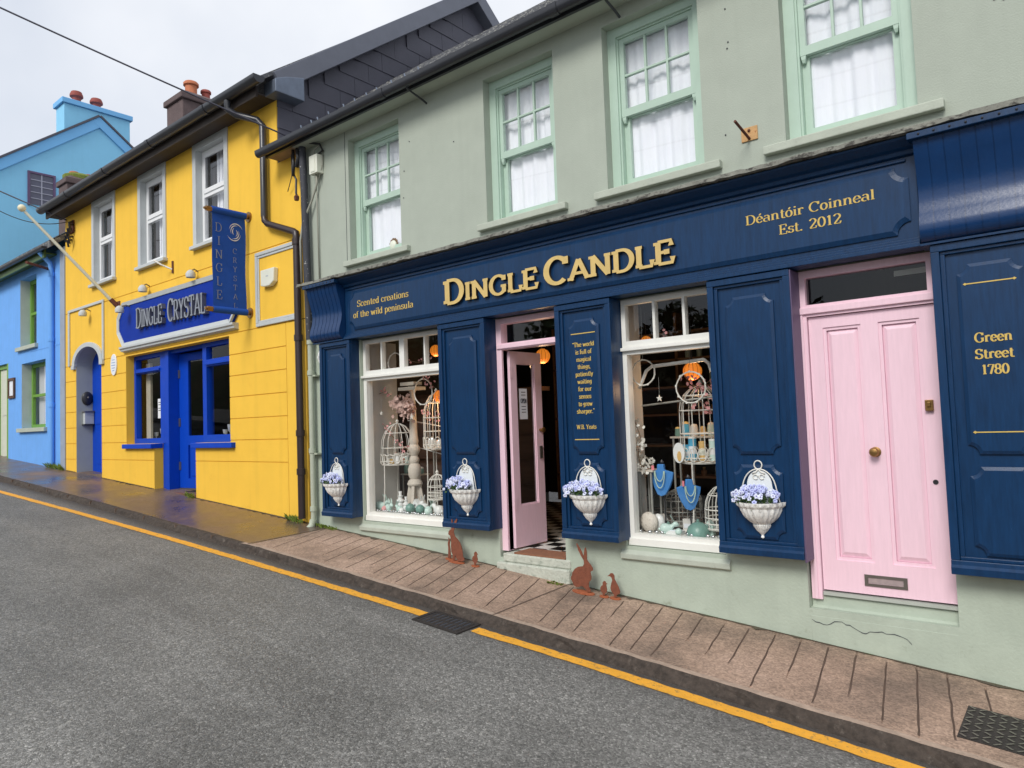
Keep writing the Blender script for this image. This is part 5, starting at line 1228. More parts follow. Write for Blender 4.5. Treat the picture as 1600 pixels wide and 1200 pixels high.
# ------------------------------------------------------------------ wall planters with pansies
def make_planter(label):
    t = thing('wall_planter', (0, 0, 0), label, 'wall planter', 'white iron wall planters on the navy pilasters')
    b = MB(); b.lathe([(.004, -.265), (.013, -.256), (.008, -.240), (.016, -.228), (.040, -.205), (.062, -.172), (.066, -.160), (.060, -.154), (.088, -.135), (.128, -.095), (.150, -.05), (.152, -.03), (.176, -.010), (.180, .016), (.160, .014), (.145, -.02), (.06, -.12)], (0, 0, 0), 60, 0, PI, 2 * PI, 20, .035)
    b.build('basket', PLANT, t, local=True, smooth=True)
    b = MB(); o_ = arc(0, .135, .096, .115, 0, 180, 14); b.prism([(.118, -.03)] + o_ + [(-.118, -.03)], -.016, -.006); b.build('back_plate', CHALK, t, local=True, bevel=.004)
    b = MB()
    b.tube([(-.155, -.03, .0)] + [(x, -.022, z) for x, z in arc(0, .10, .128, .16, 165, 15, 14)] + [(.155, -.03, .0)], .0052, 6)
    b.tube([(x, -.022, z) for x, z in arc(0, .290, .030, .032, 0, 360, 16)[:-1]], .005, 6, closed=True)
    for s_ in (-1, 1): b.tube([(s_ * .002 + s_ * .022 + .018 * math.cos(q), -.022, .20 + .018 * math.sin(q)) for q in [i * .5 for i in range(12)]], .005, 5)
    b.tube([(0, -.022, .26), (.02, -.022, .235), (.05, -.022, .225)], .006, 5); b.tube([(0, -.022, .26), (-.02, -.022, .235), (-.05, -.022, .225)], .006, 5)
    b.build('handle', WIRE, t, local=True, smooth='all')
    return t
def make_pansies(seed, nfl, sx, label):
    t = thing('pansy_plant', (0, 0, 0), label, 'pansies', 'lavender pansies in the wall planters')
    r = random.Random(seed); fl = MB(); ey = MB(); lf = MB()
    for k in range(nfl):
        q, h_ = r.uniform(0, 2 * PI), r.random() ** .6
        c = Vector((sx * h_ * math.cos(q), -.085 + .085 * h_ * math.sin(q), .04 + .065 * (1 - h_ * h_) + r.uniform(-.025, .03) ))
        if r.random() < .12: c.x *= 1.15; c.z -= .03
        n = Vector((r.uniform(-.5, .7), -1, r.uniform(-.2, .7))).normalized(); u = n.cross(Vector((0, 0, 1))).normalized(); v = u.cross(n); s_ = r.uniform(.0125, .0205); m = 0 if r.random() < .5 else 1
        for a_ in (90, 162, 234, 306, 18):
            aa = math.radians(a_ + r.uniform(-8, 8)); d = u * math.cos(aa) + v * math.sin(aa); e = u * -math.sin(aa) + v * math.cos(aa)
            pts = [c + d * s_ * .1, c + d * s_ * .5 + e * s_ * .5 + n * r.uniform(0, .005), c + d * s_ * .95 + e * s_ * .4 - n * .004, c + d * s_ * 1.1, c + d * s_ * .95 - e * s_ * .4 - n * .004, c + d * s_ * .5 - e * s_ * .5 + n * r.uniform(0, .005)]
            fl.face(pts, m)
        cc = c + n * .006
        ey.face([cc + (u * math.cos(i * 1.047) + v * math.sin(i * 1.047)) * s_ * .28 for i in range(6)])
    for k in range(260):
        q, h_ = r.uniform(0, 2 * PI), r.random() ** .5
        c = Vector((sx * .95 * h_ * math.cos(q), -.08 + .085 * h_ * math.sin(q), .0 + .06 * r.random() * (1 - .4 * h_) - (.05 * r.random() if r.random() < .15 else 0)))
        d = Vector((r.uniform(-1, 1), r.uniform(-1, .2), r.uniform(-.4, 1))).normalized(); e = d.cross(Vector((r.uniform(-1, 1), r.uniform(-1, 1), 1))).normalized(); s_ = r.uniform(.018, .036)
        if k % 3 == 0: c.y = -.16 + .02 * r.random() + .10 * (c.x / sx) ** 2; c.z = .012 + .025 * r.random()
        lf.face([c, c + d * s_ * .5 + e * s_ * .3, c + d * s_, c + d * s_ * .5 - e * s_ * .3])
    fl.build('flower', [LAV, LAV2], t, local=True, fixn=False); ey.build('flower_eye', EYE, t, local=True, fixn=False); lf.build('foliage', LEAF, t, local=True, fixn=False)
    return t
PX = [(-7.19, 'between the drainpipe and the left display window', 'first'), (-5.045, 'between the left display window and the open pink door', 'second'), (-3.545, 'below the quotation, right of the open pink door', 'third'), (-2.005, 'beside the closed pink house door', 'fourth')]
p0 = make_planter('x')
for i, (x_, where, _) in enumerate(PX):
    p = p0 if i == 0 else copy_tree(p0)
    p.location = (x_, -.134, -.685); p['label'] = 'white iron wall planter ' + where
    f = make_pansies(40 + i, (120, 115, 150, 140)[i], (.178, .165, .195, .178)[i], 'lavender pansies in the planter ' + where)
    f.location = (x_ + (-.03, -.05, -.02, -.01)[i], -.134, -.675)

# ------------------------------------------------------------------ rusted steel animals on the pavement
def silhouette(name, pts, x, y, zoff, k, label, cat, base, group=None):
    """flat cut steel figure; pts in picture units relative to the middle of its foot"""
    z0 = pav(x, y) + .008 + zoff
    t = thing(name, (x, y, z0), label, cat, group)
    b = MB(); b.prism([(x + px * k, z0 + .006 - py * k) for px, py in pts], y - .003, y + .003); b.build('figure', RUST, t)
    b = MB(); bw, bd = base; n = 22
    top = [(x + bw * math.cos(2 * PI * i / n), y + bd * math.sin(2 * PI * i / n)) for i in range(n)]
    b.loft([[(px, py, pav(px, py) + .002 + zoff) for px, py in top], [(px, py, pav(px, py) + .009 + zoff) for px, py in top]]); b.build('base', RUSTB, t)
    return t
H1 = [(-30, 0), (-34, -40), (-46, -60), (-48, -100), (-44, -140), (-52, -170), (-62, -172), (-70, -180), (-66, -196), (-52, -212), (-40, -216), (-36, -250), (-36, -284), (-30, -286), (-24, -262), (-20, -246), (-8, -268), (14, -290), (20, -284), (10, -258), (-8, -226), (-14, -206), (-16, -188), (-6, -168), (18, -150), (40, -128), (54, -100), (62, -66), (66, -30), (76, -30), (74, -10), (58, -2), (10, -2), (12, -12), (0, -20), (-8, -40), (-14, -30), (-12, -2)]
silhouette('rabbit_figure', H1, -5.205, -.16, 0, .00150, 'tall rusted steel rabbit facing uphill, its ears against the navy pilaster', 'rabbit figure', (.105, .05), 'rusted steel animal figures')
silhouette('rabbit_figure', [(-14, 0), (-10, -40), (-8, -80), (-12, -100), (-10, -118), (-2, -128), (-4, -150), (2, -152), (6, -132), (14, -146), (18, -142), (10, -120), (8, -96), (14, -60), (16, -20), (12, 0)], -5.345, -.12, 0, .00140, 'thin small rusted steel rabbit standing behind the tall uphill one', 'rabbit figure', (.05, .035), 'rusted steel animal figures')
CH = [(-10, 0), (-12, -16), (-24, -26), (-28, -44), (-20, -58), (-8, -66), (-8, -82), (2, -94), (14, -92), (18, -82), (28, -76), (18, -72), (20, -56), (24, -40), (18, -22), (6, -14), (4, 0)]
silhouette('chick_figure', CH, -4.95, -.15, 0, .00145, 'small rusted steel chick beside the tall uphill rabbit, near the doorstep', 'chick figure', (.048, .035), 'rusted steel animal figures')
H2 = [(-84, -76), (-86, -64), (-76, -46), (-64, -26), (-50, -20), (-30, -22), (-14, -30), (0, -28), (18, -16), (26, -2), (46, -2), (52, -10), (40, -34), (44, -60), (58, -74), (62, -92), (56, -116), (62, -126), (74, -130), (72, -146), (62, -160), (46, -176), (36, -190), (36, -232), (30, -262), (24, -258), (16, -230), (12, -206), (2, -232), (-16, -260), (-34, -282), (-36, -276), (-24, -240), (-6, -208), (12, -184), (14, -164), (4, -148), (-30, -142), (-54, -128), (-74, -104), (-78, -86)]
silhouette('rabbit_figure', H2, -3.640, -.16, 0, .00150, 'large rusted steel rabbit facing downhill below the quotation pilaster', 'rabbit figure', (.115, .055), 'rusted steel animal figures')
silhouette('duckling_figure', CH, -3.435, -.14, 0, .00135, 'squat rusted steel duckling right behind the downhill rabbit', 'duckling figure', (.045, .034), 'rusted steel animal figures')
DK = [(-8, 0), (-10, -20), (-26, -32), (-32, -54), (-24, -84), (-16, -104), (-22, -120), (-34, -126), (-52, -124), (-38, -134), (-26, -146), (-10, -146), (0, -132), (0, -112), (12, -92), (28, -66), (36, -40), (34, -26), (12, -16), (6, 0)]
silhouette('duckling_figure', DK, -3.335, -.12, 0, .00140, 'upright rusted steel duckling with raised head, furthest down the street', 'duckling figure', (.052, .036), 'rusted steel animal figures')

# weeds and moss along the wall foot
def weed(x, y, n, h_, sp, label):
    r = random.Random(int(abs(x) * 100)); b = MB()
    for k in range(n):
        px, py = x + r.uniform(-sp, sp), y + r.uniform(-.04, .03); z = pav(px, py); d = Vector((r.uniform(-.6, .6), r.uniform(-.8, .1), 1)).normalized(); hh = h_ * r.uniform(.4, 1); w = r.uniform(.006, .014)
        e = d.cross(Vector((r.uniform(-1, 1), -1, 0))).normalized() * w; c = Vector((px, py, z))
        b.face([c - e * .4, c + e * .4, c + d * hh * .6 + e, c + d * hh + Vector((r.uniform(-.02, .02), -.02, 0)), c + d * hh * .6 - e])
    t = thing('weed', (x, y, pav(x, y)), label, 'weed', 'weeds along the foot of the walls')
    b.build('foliage', GRASSM, t, fixn=False)
weed(-16.9, -.05, 120, .16, .45, 'green weeds at the foot of the blue house wall')
weed(-11.1, -.04, 40, .12, .10, 'small weed beside the blue shop door step')
weed(-8.25, -.05, 70, .12, .16, 'weeds at the foot of the yellow wall beside the brown drainpipe')
weed(-7.60, -.04, 70, .06, .22, 'mossy tuft under the first navy pilaster by the drainpipe')
weed(-3.98, -.10, 26, .03, .08, 'tiny weeds in the joint before the doorstep')

# ================================================================== display in the left shop window
zd = -1.034
def simple(name, mbs, label, cat, base, group=None):
    t = thing(name, base, label, cat, group)
    for nm, mb, m, sm in mbs: mb.build(nm, m, t, smooth=sm)
    return t
b = MB(); b.lathe([(.085, .30), (.095, .32), (.08, .36), (.055, .38), (.075, .42), (.082, .50), (.07, .54), (.05, .57), (.065, .60), (.06, .63), (.045, .66), (.075, .72), (.075, .76), (.05, .80), (.06, .84), (.05, .90), (.034, 1.3), (.03, 1.42), (.05, 1.46)], (-6.46, .45, zd), 20)
l_ = MB()
for q in range(4):
    a_ = q * PI / 2 + .5; c_, s_ = math.cos(a_), math.sin(a_); pr = [(.02, .30), (.075, .32), (.10, .18), (.16, .03), (.17, 0), (.12, 0), (.085, .08), (.02, .14)]
    l_.loft([[(-6.46 + r_ * c_ - .018 * s_, .45 + r_ * s_ + .018 * c_, zd + z_) for r_, z_ in pr], [(-6.46 + r_ * c_ + .018 * s_, .45 + r_ * s_ - .018 * c_, zd + z_) for r_, z_ in pr]])
c_ = MB(); c_.box(-6.62, -6.32, .36, .54, zd + 1.46, zd + 1.50); c_.box(-6.60, -6.36, .38, .52, zd + 1.52, zd + 1.56); c_.box(-6.5, -6.42, .42, .48, zd + 1.50, zd + 1.52)
simple('wooden_candlestick', [('column', b, DISTR, True), ('feet', l_, DISTR, False), ('top_plate', c_, DISTR, False)], 'tall turned candlestick of distressed white wood in the left window', 'candlestick', (-6.46, .45, zd))

def birdcage(name, x, y, z0, r, h_, dome, label, cat, legs=0, n=14, m=WIRE, group='wire birdcages in the shop windows'):
    t = thing(name, (x, y, z0 - legs), label, cat, group); w = .0045
    b = MB()
    for k in range(n):
        q = 2 * PI * k / n; c_, s_ = math.cos(q), math.sin(q)
        b.tube([(x + r * c_, y + r * s_, z0), (x + r * c_, y + r * s_, z0 + h_)] + [(x + r * math.cos(a_) * c_, y + r * math.cos(a_) * s_, z0 + h_ + dome * math.sin(a_)) for a_ in (.35, .7, 1.05, 1.4)], w, 4)
    b.build('bars', m, t)
    b = MB()
    for zz, rr_ in ((z0, r), (z0 + .04, r), (z0 + h_ * .55, r), (z0 + h_, r), (z0 + h_ + dome * .6, r * .8)):
        b.tube([(x + rr_ * math.cos(2 * PI * k / 24), y + rr_ * math.sin(2 * PI * k / 24), zz) for k in range(24)], w * 1.3, 4, closed=True)
    b.build('hoops', m, t)
    b = MB(); b.lathe([(r, 0), (r, .008), (.01, .008)], (x, y, z0 - .01), 24); b.build('tray', m, t)
    b = MB(); b.lathe([(.03, 0), (.012, .015), (.022, .03), (.006, .055)], (x, y, z0 + h_ + dome - .005), 10); b.build('finial', m, t)
    if legs:
        b = MB()
        for k in range(3):
            q = 2 * PI * k / 3 + .4; c_, s_ = math.cos(q), math.sin(q); b.tube([(x + r * .98 * c_, y + r * .98 * s_, z0 + .1), (x + r * c_, y + r * s_, z0 - legs * .5), (x + r * 1.12 * c_, y + r * 1.12 * s_, z0 - legs)], .0065, 5)
        b.build('legs', m, t)
        b = MB()
        for k in range(16):
            q = 2 * PI * k / 16; b.tube([(x + r * 1.06 * math.cos(q + .19 * math.cos(a_)), y + r * 1.06 * math.sin(q + .19 * math.cos(a_)), z0 + .07 + .06 * math.sin(a_)) for a_ in [i * .7 for i in range(10)]], .004, 4)
        b.build('scroll_rim', m, t)
    return t
birdcage('birdcage', -6.72, .42, -.47, .205, .20, .30, 'pale wire birdcage stand with a scroll rim, left of the candlestick', 'birdcage', legs=.565)
birdcage('birdcage', -6.10, .50, -.28, .16, .36, .30, 'tall wire birdcage on legs at the right of the candlestick', 'birdcage', legs=.75)
birdcage('lantern_cage', -5.96, .34, -.86, .115, .14, .14, 'small domed white cage lantern low beside the candlestick foot', 'cage lantern', legs=0, n=12)
def jar(x, y, z, r, h_, m, label, lid=None):
    b = MB(); b.lathe([(r * .92, 0), (r, .01), (r, h_ - .01), (r * .9, h_)], (x, y, z), 14)
    l_ = MB(); l_.lathe([(r * 1.03, 0), (r * 1.03, .014), (.004, .014)], (x, y, z + h_ + .001), 14)
    simple('candle_tin', [('tin', b, m, True), ('lid', l_, lid or WIRE, True)], label, 'candle', (x, y, z), 'small candles in the shop windows')
jar(-6.69, .30, -.46, .032, .06, BOXO, 'small amber candle tin on the front of the left birdcage tray', CERW)
jar(-6.60, .30, -.46, .036, .11, CERW, 'tall cream candle in the left birdcage')
jar(-6.80, .34, -.46, .03, .05, DECK, 'low white candle at the left side of the birdcage tray')
def tower(x, y, k, label):
    b = MB(); b.lathe([(.055, 0), (.05, .07), (.035, .11), (.052, .12), (.045, .14), (.026, .15), (.024, .17), (.034, .18), (.034, .186), (.020, .186), (.018, .20), (.022, .235), (.02, .24)], (x, y, zd), 16)
    b.v = [(x + (v[0] - x) * k, y + (v[1] - y) * k, zd + (v[2] - zd) * k) for v in b.v]
    c_ = MB(); c_.lathe([(.017 * k, 0), (.017 * k, .004)], (x, y, zd + .2405 * k), 12)
    simple('ceramic_candlestick', [('stem', b, CERW, True), ('socket', c_, DKP, False)], label, 'candle holder', (x, y, zd), 'white ceramic candle holders in the left window')
tower(-6.585, .32, 1.0, 'taller white ceramic candle holder in front of the birdcage stand')
tower(-6.43, .27, .78, 'shorter white ceramic candle holder next to the taller one')
def bunny(x, y, k, m, ang, label):
    t = thing('ceramic_rabbit', (x, y, zd), label, 'rabbit ornament', 'ceramic rabbits in the left window')
    r_ = Matrix.Rotation(ang, 3, 'Z'); P = lambda a, c, z: tuple(Vector((x, y, zd)) + (r_ @ Vector((a, c, 0))) * k + Vector((0, 0, z * k)))
    rows = []
    for a_, z_, w, h_ in ((-.082, .05, .006, .006), (-.078, .055, .03, .035), (-.055, .058, .05, .056), (-.02, .058, .052, .058), (.02, .052, .043, .05), (.045, .06, .033, .045), (.062, .09, .026, .032), (.08, .105, .029, .030), (.105, .105, .024, .026), (.122, .096, .012, .013), (.126, .094, .004, .004)):
        rows.append([P(a_, w * math.cos(q), z_ + h_ * math.sin(q)) for q in [2 * PI * i / 12 for i in range(12)]])
    b = MB(); b.loft(rows); 
    for sx_ in (-1, 1):
        er = []
        for d_, w in ((0, .006), (.03, .012), (.06, .010), (.085, .003)): er.append([P(.078 - d_ * .55, sx_ * (.012 + d_ * .12) + w * math.cos(q), .13 + d_ * .9 + .004 * math.sin(q)) for q in [2 * PI * i / 6 for i in range(6)]])
        b.loft(er)
        b.ball(P(.05, sx_ * .02, .012), .016 * k, 0, 8, 1.5, 1, .7, r_); b.ball(P(-.045, sx_ * .03, .015), .022 * k, 0, 8, 1.6, .9, .7, r_)
    b.ball(P(-.086, 0, .05), .016 * k, 0, 8)
    b.build('body', m, t, smooth=True)
bunny(-6.86, .26, 1.0, CERM, .2, 'mint ceramic rabbit at the left end of the window')
bunny(-6.68, .22, .8, CERM, -.3, 'crouching mint rabbit in front of the tall candle holder')
bunny(-6.50, .22, .7, CERM, 2.9, 'smaller mint rabbit facing left beside the green ball')
bunny(-6.19, .33, 1.0, CERW, 2.6, 'white ceramic rabbit behind the two green balls')
bunny(-6.02, .26, .85, CERM, 1.9, 'mint ceramic rabbit right of the green balls')
bunny(-5.86, .24, 1.0, CERW, 2.9, 'white ceramic rabbit at the right end of the left window')
def ball(x, y, r_, m, label, z=zd):
    b = MB(); b.ball((x, y, z + r_), r_, 0, 18); tag(b.build('ceramic_ball', m, smooth='all'), label, 'ball', 'ceramic balls in the shop windows')
ball(-6.305, .22, .058, CERG, 'teal ball left of its twin in the left window')
ball(-6.135, .22, .055, CERG, 'teal ball near the right of the left window')
def beads(xs, y, label):
    r = random.Random(int(abs(xs[0]) * 50)); t = thing('bead_row', (xs[0], y, zd), label, 'beads')
    for x in xs:
        b = MB(); b.ball((x, y + r.uniform(-.015, .015), zd + .016), r.uniform(.013, .019), 0, 10, 1.2, 1, .9); b.build('bead', BEAD, t, smooth='all')
beads([-6.95 + .045 * k for k in range(31)], .165, 'row of silver beads along the sill of the left window')
beads([-3.22, -3.12, -3.06, -3.01, -2.77, -2.72, -2.58, -2.53, -2.48], .165, 'scattered silver beads along the sill of the right window')
def wreath(x, y, z, r_, label, tilt=0, a0=0, a1=2 * PI):
    t = thing('twig_wreath', (x, y, z - r_), label, 'wreath', 'white twig hoops hanging in the shop windows'); q = random.Random(int(abs(x * 100)))
    b = MB(); n = 28; full = a1 - a0 > 6.2
    b.tube([(x + r_ * math.cos(a0 + (a1 - a0) * i / n) * (1 + .02 * math.sin(i)), y + tilt * math.sin(i * .4) * .02, z + r_ * math.sin(a0 + (a1 - a0) * i / n)) for i in range(n if full else n + 1)], .007, 5, closed=full); b.build('hoop', WIRE, t)
    b = MB()
    for k in range(9):
        a_ = a0 + (a1 - a0) * (k + .3) / 9; c_ = Vector((x + r_ * 1.03 * math.cos(a_), y - .006, z + r_ * 1.03 * math.sin(a_))); d = Vector((-math.sin(a_), 0, math.cos(a_))); e = Vector((math.cos(a_), 0, math.sin(a_)))
        b.face([c_ - d * .014, c_ + e * .010, c_ + d * .014, c_ - e * .003])
    b.build('leaf', WIRE, t, fixn=False)
    b = MB(); b.tube([(x, y, z + r_), (x, y + .01, 1.0 if z + r_ < .98 else z + r_ + .03)], .0015, 4); b.build('thread', WIREG, t)
wreath(-6.52, .24, .755, .125, 'white twig hoop hanging behind the left fanlight')
wreath(-6.07, .26, .385, .15, 'white twig hoop hanging beside the candlestick top')
wreath(-3.16, .24, .40, .115, 'white twig hoop at the left edge of the right window')
wreath(-2.705, .24, .24, .135, 'white twig hoop hanging in front of the orange lamp in the right window')
def blossoms(pts, y, label, m=BLOSS, n=26, sp=.035, big=.016):
    r = random.Random(len(label)); t = thing('blossom_spray', (pts[0][0], y, pts[0][1]), label, 'blossom'); b = MB(); b.tube([(x, y + .01 * k, z) for k, (x, z) in enumerate(pts)], .004, 5); b.build('twig', TWIG, t)
    b = MB()
    for k in range(n):
        i = r.randrange(len(pts) - 1); f = r.random(); p, q = pts[i], pts[i + 1]; c_ = Vector((p[0] + (q[0] - p[0]) * f + r.gauss(0, sp), y + r.gauss(0, sp * .7), p[1] + (q[1] - p[1]) * f + r.gauss(0, sp)))
        n_ = Vector((r.uniform(-1, 1), -1, r.uniform(-1, 1))).normalized(); u = n_.cross(Vector((0, 0, 1))).normalized(); v = u.cross(n_)
        for a_ in range(5):
            q_ = a_ * 1.2566; d = u * math.cos(q_) + v * math.sin(q_); e = u * -math.sin(q_) + v * math.cos(q_); b.face([c_, c_ + d * big * .6 + e * big * .45, c_ + d * big + n_ * .003, c_ + d * big * .6 - e * big * .45])
    b.build('petals', m, t, fixn=False)
blossoms([(-6.62, .62), (-6.45, .80), (-6.2, .74), (-5.95, .80)], .3, 'twig with few pale flowers behind the left fanlight', n=12, sp=.02)
blossoms([(-6.86, .40), (-6.74, .43), (-6.66, .36)], .26, 'short pink blossom twig at the upper left of the left window', n=16, sp=.02)
blossoms([(-6.86, .02), (-6.76, -.10), (-6.55, -.24), (-6.45, -.30)], .32, 'pink blossom branch over the left birdcage', n=34, sp=.03)
blossoms([(-6.05, .62), (-5.95, .5), (-5.88, .42)], .24, 'pink blossom twig at the upper right of the left window', n=22, sp=.025)
blossoms([(-6.25, .18), (-6.10, .05), (-5.95, .16)], .42, 'dusky blossom twig over the right birdcage', n=30, sp=.03)
blossoms([(-2.84, .36), (-2.72, .22), (-2.60, .30), (-2.52, .14), (-2.62, .02), (-2.72, .12)], .4, 'pink blossom branch over the big birdcage in the right window', n=44, sp=.035, big=.02)
blossoms([(-2.98, .74), (-2.80, .66), (-2.70, .70)], .2, 'pale pink blossom twig behind the right fanlight', n=12, sp=.02)
blossoms([(-3.26, .0), (-3.20, -.18), (-3.24, -.36), (-3.18, -.55)], .2, 'white blossom spray hanging at the left of the right window', WIRE, 70, .035, .018)
blossoms([(-6.62, .26), (-6.48, .28), (-6.34, .20), (-6.46, .16)], .3, 'big dried hydrangea bunch in the left window', HYD, 190, .05, .026)
def pendant(x, y, z, r_, label):
    t = thing('pendant_lamp', (x, y, z - r_), label, 'lamp', 'glowing orange paper lamps in the shop')
    b = MB(); b.lathe([(.3 * r_, -.98 * r_), (.7 * r_, -.72 * r_), (.96 * r_, -.3 * r_), (r_, 0), (.96 * r_, .3 * r_), (.7 * r_, .72 * r_), (.3 * r_, .98 * r_)], (x, y, z), 32, 0, 0, 2 * PI, 16, .025); b.build('shade', LAMP, t, smooth=True)
    b = MB(); b.ball((x, y - r_ * .62, z), r_ * .42, 0, 12, .7, .9, 1); b.build('bulb', BULB, t, smooth='all')
    b = MB()
    for k in range(12):
        q = 2 * PI * k / 12; b.tube([(x + r_ * 1.01 * math.cos(a_) * math.cos(q), y + r_ * 1.01 * math.cos(a_) * math.sin(q), z + r_ * math.sin(a_)) for a_ in [-1.3 + .26 * i for i in range(11)]], .0022, 4)
    b.build('rib', mat('lamp_rib', lin(150, 70, 20), .6, .1, 10), t)
    b = MB(); b.tube([(x, y, z + r_), (x, y, 1.70)], .006, 5); b.build('flex', DKP, t)
    lt = bpy.data.lights.new('lamp_light', 'POINT'); lt.energy = 2.2; lt.color = (1, .62, .32); lt.shadow_soft_size = .06
    lo = bpy.data.objects.new('lamp_light', lt); C.objects.link(lo); lo.parent = t; lo.location = (0, 0, -.06)
pendant(-4.86, 1.0, .735, .085, 'round orange paper lamp in the open doorway')
pendant(-2.86, .62, .405, .085, 'round orange lamp hanging in the right window over the big cage')
pendant(-6.06, .52, .33, .075, 'orange lamp at the right edge of the left window behind the pilaster')
pendant(-3.80, 1.5, .82, .07, 'small orange lamp behind the left pane of the right fanlight')
pendant(-7.10, 1.5, 1.03, .08, 'orange lamp behind the right side of the left fanlight')

# ================================================================== display in the right shop window
birdcage('birdcage', -2.74, .50, -.42, .19, .46, .22, 'big wire birdcage on a stand in the right window', 'birdcage', legs=.61, n=12)
birdcage('birdcage', -2.52, .36, -.97, .15, .16, .20, 'low wire birdcage in the bottom right corner of the right window', 'birdcage', n=12)
birdcage('birdcage', -3.02, .62, -1.0, .17, .22, .10, 'low wire cage behind the necklace bust in the right window', 'birdcage', n=14, m=WIREG)
def bust(x, y, z, ang, k, label):
    t = thing('necklace_bust', (x, y, zd), label, 'necklace bust', 'blue velvet necklace busts'); r_ = Matrix.Rotation(ang, 3, 'Z')
    P = lambda a, c, zz: tuple(Vector((x, y, z)) + (r_ @ Vector((a, c, 0))) * k + Vector((0, 0, zz * k)))
    pr = [(-.03, .17), (.03, .17), (.035, .12), (.115, .095), (.105, .04), (.08, -.03), (.04, -.10), (0, -.115), (-.04, -.10), (-.08, -.03), (-.105, .04), (-.115, .095), (-.035, .12)]
    b = MB(); b.loft([[P(a * .97, .02 - .02 * (1 - abs(a) / .115), zz) for a, zz in pr], [P(a, -.012 - .03 * (1 - abs(a) / .115), zz) for a, zz in pr]]); b.build('bust', BUST, t, smooth=True, bevel=.006)
    b = MB(); b.tube([P(0, .03, .12), (x, y + .03, zd + .01)], .008, 6); b.lathe([(.06, 0), (.055, .01), (.01, .014)], (x, y + .03, zd), 14); b.lathe([(.012, 0), (.02, .012), (.012, .024), (.006, .034)], P(0, .005, .175), 8); b.build('stand', DKP, t)
    b = MB()
    for w, d in ((.042, .09), (.05, .15)): b.tube([P(w * math.cos(a_), -.052, .11 + d * math.sin(a_)) for a_ in [PI + PI * i / 14 for i in range(15)]], .0045 * k, 5)
    b.build('necklace', mat('pale_beads', lin(190, 214, 196), .3, .1, 30), t)
    b = MB(); b.box(*sorted((P(-.075, -.05, 0)[0], P(-.05, -.05, 0)[0])), P(-.06, -.05, 0)[1] - .004, P(-.06, -.05, 0)[1], P(0, 0, .11)[2], P(0, 0, .16)[2]); b.build('price_tag', TAGP, t)
bust(-3.05, .30, -.60, 0, 1.0, 'blue necklace bust facing the street at the left')
bust(-2.80, .30, -.72, .75, .95, 'blue necklace bust turned sideways in the right window')
b = MB(); b.lathe([(.17, 0), (.17, .012), (.0, .012)], (-2.74, .5, -.415), 24)
def tin(x, y, z, r_, h_, m, lid, label, band=None):
    a_ = MB(); a_.lathe([(r_, 0), (r_, h_)], (x, y, z), 16); c_ = MB(); c_.lathe([(r_ * 1.04, 0), (r_ * 1.04, .016), (.003, .018)], (x, y, z + h_ + .0005), 16); d_ = MB(); d_.lathe([(r_ * 1.01, 0), (r_ * 1.01, h_ * .35)], (x, y, z + h_ * .3), 16)
    simple('scented_tin', [('tin', a_, m, True), ('lid', c_, lid, True), ('paper_band', d_, band or PAPER, True)], label, 'tin', (x, y, z), 'scented tins in the right window cage')
tin(-2.80, .42, -.40, .036, .19, BOXB, CERW, 'tall blue tin with a white lid in the big cage')
tin(-2.86, .40, -.40, .032, .12, mat('aqua_box', lin(120, 190, 214), .5, .05, 10), BOXB, 'shorter aqua tin left of the tall blue tin')
tin(-2.69, .38, -.40, .030, .15, BOXO, BOXO, 'ochre tube with a cream band in the big cage', CREAM)
tin(-2.60, .40, -.40, .034, .17, CERM, CERW, 'mint jar at the right side of the big cage', CERW)
b = MB(); b.prism(arc(-2.88, -.33, .055, .09, 0, 360, 20)[:-1], .305, .32); f_ = MB(); f_.prism(arc(-2.875, -.36, .02, .045, 0, 360, 14)[:-1], .300, .3045)
simple('oval_mirror', [('plate', b, CERW, False), ('keyhole_motif', f_, BOXO, False)], 'oval white plaque leaning on the front of the big cage tray', 'plaque', (-2.88, .31, -.42))
b = MB(); b.ball((-3.17, .24, -.945), .09, 0, 18, 1, .55, 1); c_ = MB(); c_.ball((-3.11, .30, -.955), .08, 0, 16, .8, .5, 1)
simple('shell_ornament', [('shell', b, mat('speckled_shell', lin(214, 206, 194), .6, .1, 20, .3, 40, col2=lin(150, 136, 122), thr=(.56, .66), s2=30), 'all'), ('back_shell', c_, CERW, 'all')], 'pair of speckled white shell discs in the left corner of the right window', 'shell', (-3.17, .24, zd))
ball(-3.065, .36, .045, CERG, 'small teal ball behind the shell discs')
b = MB(); b.lathe([(.10, 0), (.10, .03), (.085, .075), (.05, .105), (.015, .118), (.0, .12)], (-2.70, .24, zd), 22); c_ = MB(); c_.lathe([(.012, 0), (.014, .012), (.004, .02)], (-2.70, .24, zd + .12), 10)
simple('teal_dome', [('dome', b, CERG, True), ('knob', c_, CERG, True)], 'teal domed dish lid on the floor of the right window', 'dish', (-2.70, .24, zd))
b = MB(); b.box(-3.0, -2.84, .19, .27, zd, zd + .03); c_ = MB(); c_.box(-2.99, -2.85, .20, .26, zd + .0305, zd + .036)
simple('white_box', [('box', b, CERW, False), ('lid', c_, PAPER, False)], 'flat white box lying at the front of the right window', 'box', (-2.92, .23, zd))
b = MB(); b.box(-2.92, -2.80, .40, .48, zd, zd + .11); c_ = MB(); c_.box(-2.91, -2.81, .397, .3995, zd + .03, zd + .07)
simple('white_box', [('box', b, DECK, False), ('label', c_, PAPER, False)], 'upright white box behind the sideways bust', 'box', (-2.86, .44, zd))
